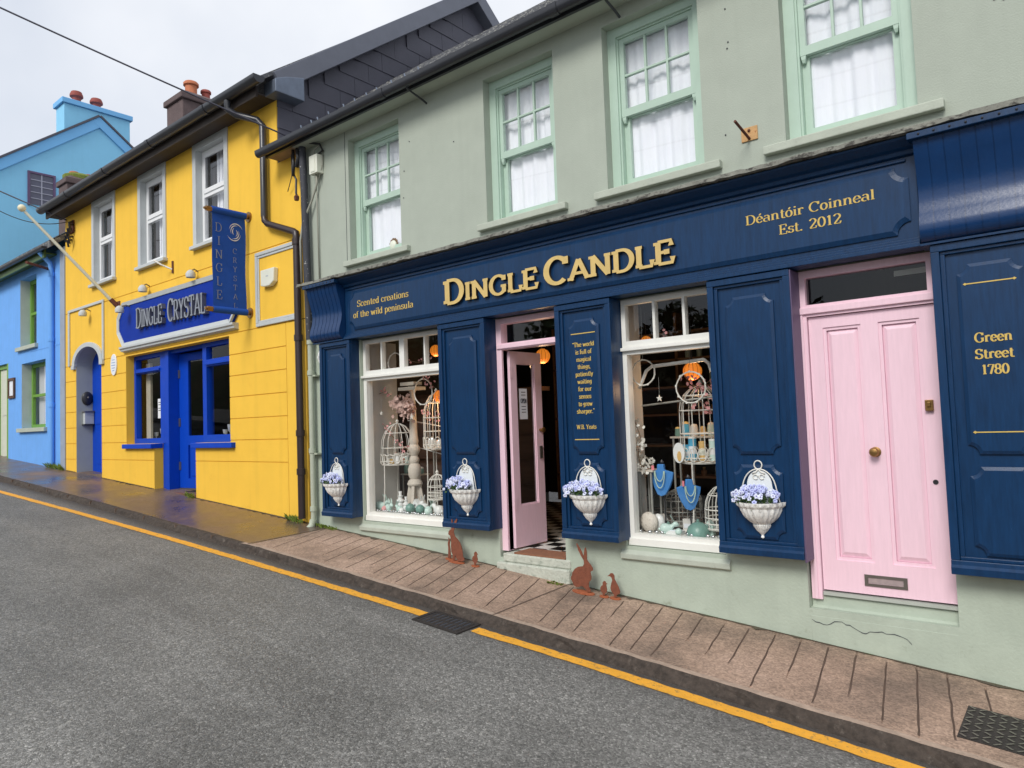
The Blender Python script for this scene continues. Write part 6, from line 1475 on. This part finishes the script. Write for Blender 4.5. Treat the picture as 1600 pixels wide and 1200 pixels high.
b = MB(); b.tube([(-3.24, .30, .26), (-3.20, .30, .34), (-3.16, .30, .42), (-3.10, .30, .455), (-2.60, .30, .475), (-2.555, .30, .44), (-2.54, .30, .38), (-2.48, .30, .34)], .016, 8); c_ = MB(); c_.tube([(-3.22, .30, .10), (-2.45, .30, .155)], .009, 6)
simple('hanging_rail', [('rail', b, CERW, 'all'), ('lower_bar', c_, WIREG, 'all')], 'white curved display rail hung across the right window', 'rail', (-2.85, .30, .1))
b = MB(); rr3 = random.Random(12)
for k in range(5):
    for j in range(10):
        x_, z_ = -4.55 + j * .19 + rr3.uniform(-.03, .03), (-.87, -.42, .03, .43, .83)[k]
        t = None
        c_ = MB(); h_ = rr3.uniform(.10, .24); c_.lathe([(.04, 0), (.042, h_ * .7), (.018, h_ * .85), (.018, h_)], (x_, 4.1, z_), 10)
        l_ = MB(); l_.lathe([(.02, 0), (.02, .02)], (x_, 4.1, z_ + h_ + .001), 8)
        if x_ < -3.3 or k > 2:
            simple('shelf_jar', [('jar', c_, rr3.choice([CERW, BOXO, WOODM, CERM]), True), ('lid', l_, GOLD, False)], 'jar among the rows on the back shelves of the dark shop', 'jar', (x_, 4.1, z_), 'jars on the back shelves')
b = MB(); b.ball((-6.44, .19, 2.18), .06, 0, 12, 1.0, .4, 1.0)
for k in range(11):
    a_ = k * 2 * PI / 11; b.ball((-6.44 + .06 * math.cos(a_), .20, 2.19 + .06 * math.sin(a_)), .022, 1, 8, 1, .4, 1)
simple('flower_ornament', [('ornament', b, [CREAM, TWIG], 'all')], 'small round dried flower ornament on the leftmost upstairs windowsill', 'ornament', (-6.44, .2, 2.11))

# net curtains behind the four sash windows
for i, (x0, x1) in enumerate(UPW):
    b = MB(); n = 60; rcu = random.Random(60 + i); ph = [rcu.uniform(0, 6) for _ in range(4)]; rows = []
    for zz in fr(2.08, 3.60, 10):
        rows.append([(x0 - .02 + (x1 - x0 + .04) * k / n, .235 + .009 * math.sin(k * .62 + ph[0] + .15 * zz) + .010 * math.sin(k * .27 + ph[1]) + .006 * math.sin(k * 1.3 + ph[2] + zz), zz) for k in range(n + 1)])
    b.loft(rows, 0, cap=False, close=False)
    t = thing('net_curtain', ((x0 + x1) / 2, .3, 2.07), 'white net curtain in the upstairs window ' + ('nearest the junction box', 'second from the junction box', 'left of the rusty iron bracket', 'right of the rusty iron bracket')[i], 'curtain', 'net curtains in the sash windows')
    b.build('net', CURT, t, smooth='all', fixn=False)
    b = MB(); b.tube([(x0, .275, 3.55), (x1, .275, 3.55)], .008, 6); b.build('rod', WIREG, t)
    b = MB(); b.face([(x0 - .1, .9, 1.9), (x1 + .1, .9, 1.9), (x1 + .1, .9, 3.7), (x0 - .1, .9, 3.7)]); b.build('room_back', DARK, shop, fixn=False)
def crystal(x, z, h_, label):
    b = MB(); b.lathe([(.04, 0), (.04, .008), (.008, .015), (.008, h_ * .4), (.035, h_ * .55), (.045, h_), (.04, h_), (.03, h_ * .6)], (x, .42, z), 14); c_ = MB(); c_.lathe([(.036, 0), (.041, .0)], (x, .42, z + h_ + .001), 12)
    simple('crystal_glass', [('bowl', b, mat('cut_crystal', lin(210, 214, 220), .15, .1, 40, metal=.4), True), ('rim', c_, BEAD, False)], label, 'crystal glass', (x, .42, z), 'crystal pieces in the yellow shop windows')
for x_, h_, w_ in ((-10.85, .14, 'leftmost crystal glass in the right blue window'), (-10.70, .22, 'tall crystal goblet in the right blue window'), (-10.55, .30, 'tallest crystal piece in the right blue window'), (-10.40, .2, 'crystal goblet next to the yellow edge of the right blue window'), (-13.30, .14, 'crystal bowl at the left of the left blue window'), (-13.05, .2, 'crystal goblet in the left blue window'), (-12.85, .12, 'low crystal glass in the left blue window by the paper notice')): crystal(x_, -.099, h_, w_)
b = MB(); b.tube([(-10.52, .40, 1.0), (-10.52, .40, .52)], .006, 5); c_ = MB(); c_.ball((-10.52, .40, .47), .05, 0, 12)
simple('crystal_pendant', [('chain', b, BEAD, False), ('drop', c_, BEAD, 'all')], 'silver drop pendant hanging in the right blue window', 'pendant', (-10.52, .40, .42))

# ------------------------------------------------------------------ more of the crowded display
def shelf_board(x0, x1, y0, y1, z, label):
    a_ = MB(); a_.box(x0, x1, y0, y1, z - .018, z); c_ = MB()
    for x in (x0 + .02, x1 - .035):
        for y in (y0 + .01, y1 - .025): c_.box(x, x + .015, y, y + .015, zd, z - .0185)
    simple('display_shelf', [('board', a_, DISTR, False), ('post', c_, WIREG, False)], label, 'shelf', (x0, y0, z))
shelf_board(-6.38, -5.62, .66, .84, -.30, 'pale shelf behind the right birdcage in the left window')
shelf_board(-7.0, -6.62, .70, .86, -.62, 'low pale shelf behind the left birdcage stand')
shelf_board(-3.27, -3.10, .22, .42, -.48, 'small corner shelf with white blooms in the right window')
shelf_board(-3.2, -2.5, .78, .94, -.20, 'long pale shelf at the back of the right window')
rz = random.Random(55)
def votive(x, y, z, k, m, m2, label, grp):
    a_ = MB(); r_ = .026 * k; h_ = .06 * k * rz.uniform(.8, 1.3); a_.lathe([(r_ * .8, 0), (r_, .012 * k), (r_ * rz.uniform(.85, 1.1), h_ * .7), (r_ * .9, h_)], (x, y, z), 12)
    c_ = MB(); c_.lathe([(r_ * .92, 0), (r_ * .7, .012 * k), (.003, .016 * k)], (x, y, z + h_ + .0004), 10)
    simple('votive_jar', [('jar', a_, m, True), ('lid', c_, m2, True)], label, 'jar', (x, y, z), grp)
cols = [CERW, CERM, BOXO, CERG, DECK, BLOSS, BOXB]
for k in range(9): votive(-6.33 + k * .082, .74 + rz.uniform(-.03, .03), -.30, rz.uniform(1, 1.5), rz.choice(cols), rz.choice([WIRE, GOLD, CERW]), 'small jar in the row on the pale shelf behind the right birdcage', 'jars on the pale shelf in the left window')
for k in range(4): votive(-6.95 + k * .09, .77, -.62, rz.uniform(1.1, 1.6), rz.choice(cols), WIRE, 'small jar in the row on the low shelf behind the birdcage stand', 'jars on the low shelf in the left window')
for k in range(8): votive(-3.15 + k * .085, .86 + rz.uniform(-.02, .02), -.20, rz.uniform(1, 1.6), rz.choice(cols), rz.choice([WIRE, GOLD]), 'small jar in the row on the back shelf of the right window', 'jars on the back shelf in the right window')
for k, (x, y) in enumerate(((-6.18, .46), (-6.10, .42), (-6.04, .47), (-6.12, .54))): votive(x, y, -.272, 1.25, CERW, BEAD, 'small white pot standing inside the right birdcage', 'white pots in the right birdcage')
for k, (x, y) in enumerate(((-6.82, .48), (-6.74, .52), (-6.64, .46), (-6.58, .44))): votive(x, y, -.462, 1.2, (BOXO, DECK, TERRA, CERM)[k], CERW, ('ochre', 'cream', 'terracotta', 'mint')[k] + ' pot at the back inside the left birdcage', 'pots inside the left birdcage')
def orn_star(x, y, z, r_, label):
    b = MB(); pts = [(x + (r_ if i % 2 == 0 else r_ * .42) * math.sin(i * PI / 5), z + (r_ if i % 2 == 0 else r_ * .42) * math.cos(i * PI / 5)) for i in range(10)]; b.prism(pts, y - .004, y + .004)
    c_ = MB(); c_.tube([(x, y, z + r_), (x, y, z + r_ + .16)], .0014, 4)
    simple('hanging_star', [('star', b, WIRE, False), ('thread', c_, WIREG, False)], label, 'star', (x, y, z - r_), 'white stars hanging in the shop windows')
orn_star(-6.30, .28, .10, .04, 'white star hanging right of the candlestick top')
orn_star(-6.80, .24, .16, .03, 'small white star hanging above the left birdcage')
orn_star(-3.02, .26, .16, .032, 'small white star hanging left of the big birdcage')
def house(x, y, k, m, label):
    b = MB(); b.prism([(x - .04 * k, zd), (x + .04 * k, zd), (x + .04 * k, zd + .08 * k), (x, zd + .13 * k), (x - .04 * k, zd + .08 * k)], y - .03, y + .03)
    c_ = MB(); c_.box(x - .012 * k, x + .012 * k, y - .032, y - .0302, zd + .001, zd + .045 * k); c_.box(x - .008 * k, x + .008 * k, y - .032, y - .0302, zd + .06 * k, zd + .08 * k)
    simple('ceramic_house', [('house', b, m, False), ('opening', c_, INK, False)], label, 'ornament', (x, y, zd))
house(-6.32, .34, 1.2, CERW, 'small white ceramic house beside the candlestick foot')
house(-3.12, .40, 1.1, DECK, 'small white ceramic house behind the left bust')
house(-2.62, .30, 1.0, CERM, 'mint ceramic house between the dome and the corner cage')
bunny(-2.98, .22, .8, CERM, .4, 'mint ceramic rabbit on the floor of the right window')
bunny(-3.22, .34, .7, CERW, .2, 'white ceramic rabbit behind the shell discs in the right window')
ball(-6.73, .19, .036, BLOSS, 'dusty pink ball among the mint rabbits')
ball(-6.41, .18, .034, CERW, 'white ball at the candlestick foot')
ball(-5.97, .19, .045, CERM, 'pale mint ball at the right of the teal balls')
ball(-2.86, .19, .03, CERM, 'pale mint ball beside the flat white box')
for k, (x, z) in enumerate(((-3.22, -.42), (-3.17, -.44), (-3.14, -.40), (-3.24, -.37))):
    b = MB(); rq_ = random.Random(k)
    for j in range(26):
        d = Vector((rq_.gauss(0, 1), rq_.gauss(0, 1), rq_.gauss(0, 1))).normalized() * .035; e = d.cross(Vector((rq_.uniform(-1, 1), 1, rq_.uniform(-1, 1)))).normalized() * .014; p = Vector((x, .28 + .03 * (k % 2), z)); b.face([p + d * .5 - e, p + d + e * .2, p + d * .5 + e, p + d * .3])
    c_ = MB(); c_.tube([(x, .28 + .03 * (k % 2), -.479), (x, .28 + .03 * (k % 2), z)], .003, 4)
    simple('white_bloom', [('petals', b, WIRE, False), ('stem', c_, TWIG, False)], 'white artificial bloom on the corner shelf of the right window', 'flower', (x, .3, z), 'white blooms on the corner shelf')
b = MB(); b.box(-3.22, -3.06, .50, .60, .0 - .30, -.2); 
# string of tags across the left window
t = thing('paper_garland', (-6.2, .3, .0), 'thin paper strip garlands crossing behind the candlestick', 'garland')
for z0, z1 in ((.02, -.06), (-.30, -.40)):
    b = MB(); b.tube([(-6.72, .60, z0 + .04), (-6.4, .58, z0), (-5.9, .56, z1)], .006, 5); b.build('strip', CERW, t)

# ================================================================== across the street, seen only as reflections in the panes
zc = g0(-9) + .25
o = None
b = MB(); rw = random.Random(77)
for k in range(5):
    x = -26
    while x < 8:
        w = rw.uniform(.3, .6); z0 = g0(x) - .25 + k * .17; b.box(x, x + w - .02, -9.0 + rw.uniform(-.03, .03), -8.7, z0, z0 + .165); x += w
tag(b.build('stone_wall', DSTONE), 'low dry stone wall across the street, reflected in the shop windows', 'wall')
sheet('car_park', fr(-40, 12, 20), fr(-30, -9.0, 6), lambda x, y: g0(x) + .38, ASPH)
def make_car(x, y):
    z = g0(x) + .385; t = thing('parked_car', (x, y, z), 'dark hatchback car reflected in the right display window', 'car')
    # body as cross-sections along its length (nose towards -x)
    sec = [(-2.05, .42, .62, .70), (-1.9, .22, .78, .82), (-1.1, .2, .92, .86), (-.95, .2, .95, .87), (1.7, .2, .98, .86), (1.95, .25, .9, .82), (2.05, .4, .78, .74)]
    b = MB(); b.loft([[(x + a, y - w, z + lo), (x + a, y - w - .02, z + (lo + hi) / 2), (x + a, y - w * .96, z + hi), (x + a, y + w * .96, z + hi), (x + a, y + w + .02, z + (lo + hi) / 2), (x + a, y + w, z + lo)] for a, lo, hi, w in sec])
    b.loft([[(x + a, y - w, z + .9), (x + a, y - w * .8, z + h_), (x + a, y + w * .8, z + h_), (x + a, y + w, z + .9)] for a, h_, w in ((-1.05, .95, .80), (-.45, 1.40, .78), (.3, 1.5, .78), (1.3, 1.47, .77), (1.72, 1.3, .74), (1.9, .98, .76))])
    b.build('body', CARP, t, smooth=True, bevel=.02)
    for nm, pts in (('side_window', [(-.85, .98), (-.4, 1.33), (.3, 1.42), (.35, .98)]), ('side_window', [(.42, .98), (.4, 1.42), (1.25, 1.38), (1.6, 1.0)])):
        for s_ in (-1, 1):
            b = MB(); b.add([(x + a, y + s_ * (.805 - (zz - .9) * .26 + .012), z + zz) for a, zz in pts], [(0, 1, 2, 3)]); b.build(nm, GLASSD, t, fixn=False)
    for nm, pts in (('windscreen', [(-1.07, .98), (-.5, 1.38)]), ('rear_window', [(1.89, 1.02), (1.73, 1.30)])):
        b = MB(); (a0, z0), (a1, z1) = pts; s_ = -.012 if nm == 'windscreen' else .012
        b.add([(x + a0 + s_, y - .68, z + z0), (x + a0 + s_, y + .68, z + z0), (x + a1 + s_, y + .58, z + z1), (x + a1 + s_, y - .58, z + z1)], [(0, 1, 2, 3)]); b.build(nm, GLASSD, t, fixn=False)
    for s_ in (-1, 1):
        b = MB(); b.box(x + 1.72, x + 2.02, y + s_ * .70 - .13, y + s_ * .70 + .13, z + .74, z + .92); b.build('tail_light', RUBR, t, bevel=.03)
        b = MB(); b.box(x - 2.02, x - 1.8, y + s_ * .62 - .14, y + s_ * .62 + .14, z + .62, z + .75); b.build('headlight', CERW, t, bevel=.03)
        for a in (-1.28, 1.25):
            ty = MB(); ty.lathe([(.22, -.1), (.31, -.1), (.33, -.06), (.33, .06), (.31, .1), (.22, .1)], (0, 0, 0), 24); ty.v = [(x + a + v[0], y + s_ * .78 + v[2], z + .33 + v[1]) for v in ty.v]; wo_ = ty.build('wheel', TYRE, t, smooth=True)
            rm = MB()
            for q in range(7):
                a_ = q * 2 * PI / 7; c_, sn = math.cos(a_), math.sin(a_); yy = y + s_ * .885
                rm.loft([[(x + a + r_ * c_ - w * sn, yy, z + .33 + r_ * sn + w * c_), (x + a + r_ * c_ + w * sn, yy, z + .33 + r_ * sn - w * c_), (x + a + r_ * c_ + w * sn, yy - s_ * .03, z + .33 + r_ * sn - w * c_), (x + a + r_ * c_ - w * sn, yy - s_ * .03, z + .33 + r_ * sn + w * c_)] for r_, w in ((.03, .02), (.23, .03))])
            rm.build('rim', ALLOY, wo_)
make_car(-9.4, -11.4)
sheet('hillside', fr(-60, 30, 30), fr(-40, -16.5, 8), lambda x, y: g0(x) + .4 + min(3.4, (-16.5 - y) * .9) + .5 * math.sin(x * .5) * math.sin(y * .4), mat('hill_scrub', (.05, .065, .028), .9, .5, 1.5, .8, 4, col2=(.085, .065, .035), thr=(.45, .6), s2=.8))
def make_tree(x, y, h_, rad, label, nleaf, trunk=True, m=LEAFT, seed=1):
    r = random.Random(seed); z = g0(x) + .38
    t = thing('tree', (x, y, z), label, 'tree', 'trees across the street reflected in the panes')
    b = MB(); b.tube([(x, y, z), (x + .1, y, z + h_ * .3), (x, y + .1, z + h_ * .6), (x, y, z + h_ * .85)], [.16, .13, .08, .03], 8)
    for k in range(6):
        a_ = r.uniform(0, 6.28); b.tube([(x, y, z + h_ * (.3 + .06 * k)), (x + rad * .5 * math.cos(a_), y + rad * .5 * math.sin(a_), z + h_ * (.45 + .07 * k))], [.06, .02], 6)
    b.build('trunk', BARK, t)
    b = MB(); cl = []
    for k in range(16):
        a_ = r.uniform(0, 6.28); q = r.random() ** .5; zz = r.uniform(.18, .95); wid = math.sin(PI * min(1, zz * .9 + .1)) ** .6
        cl.append((Vector((x + rad * q * wid * math.cos(a_), y + rad * q * wid * math.sin(a_), z + h_ * zz)), rad * r.uniform(.25, .45)))
    for k in range(nleaf):
        c_, cr_ = r.choice(cl); d = Vector((r.gauss(0, 1), r.gauss(0, 1), r.gauss(0, .8))).normalized() * cr_ * r.random() ** .4; p = c_ + d
        u = Vector((r.uniform(-1, 1), r.uniform(-1, 1), r.uniform(-1, 1))).normalized(); v = u.cross(Vector((r.uniform(-1, 1), r.uniform(-1, 1), 1))).normalized(); s_ = r.uniform(.11, .22)
        b.face([p, p + u * s_ + v * s_ * .5, p + u * s_ * 2, p + u * s_ - v * s_ * .5])
    b.build('crown', m, t, fixn=False)
for i, (x, y, h_, rad, d, lb) in enumerate(((-27, -15, 3.3, 2.0, 0, 'broad bush at the uphill end of the reflected row'), (-22.5, -14.6, 3.8, 2.1, 0, 'second bush from the uphill end of the reflected row'), (-18.2, -14.8, 4.4, 2.3, 0, 'tall bushy tree in the middle of the reflected row'), (-14, -15, 4.6, 2.2, 0, 'tallest reflected tree behind the wall, uphill of the car'), (-10, -15.4, 4.2, 2.2, 1, 'reflected dark tree standing behind the parked car'), (-6.2, -15, 3.6, 2.0, 0, 'reflected tree downhill of the parked car'), (-2.5, -15, 3.0, 1.8, 1, 'low dark bush at the downhill end of the reflected row'))):
    make_tree(x, y, h_, rad, lb, 2600, m=LEAFD if d else LEAFT, seed=i + 3)
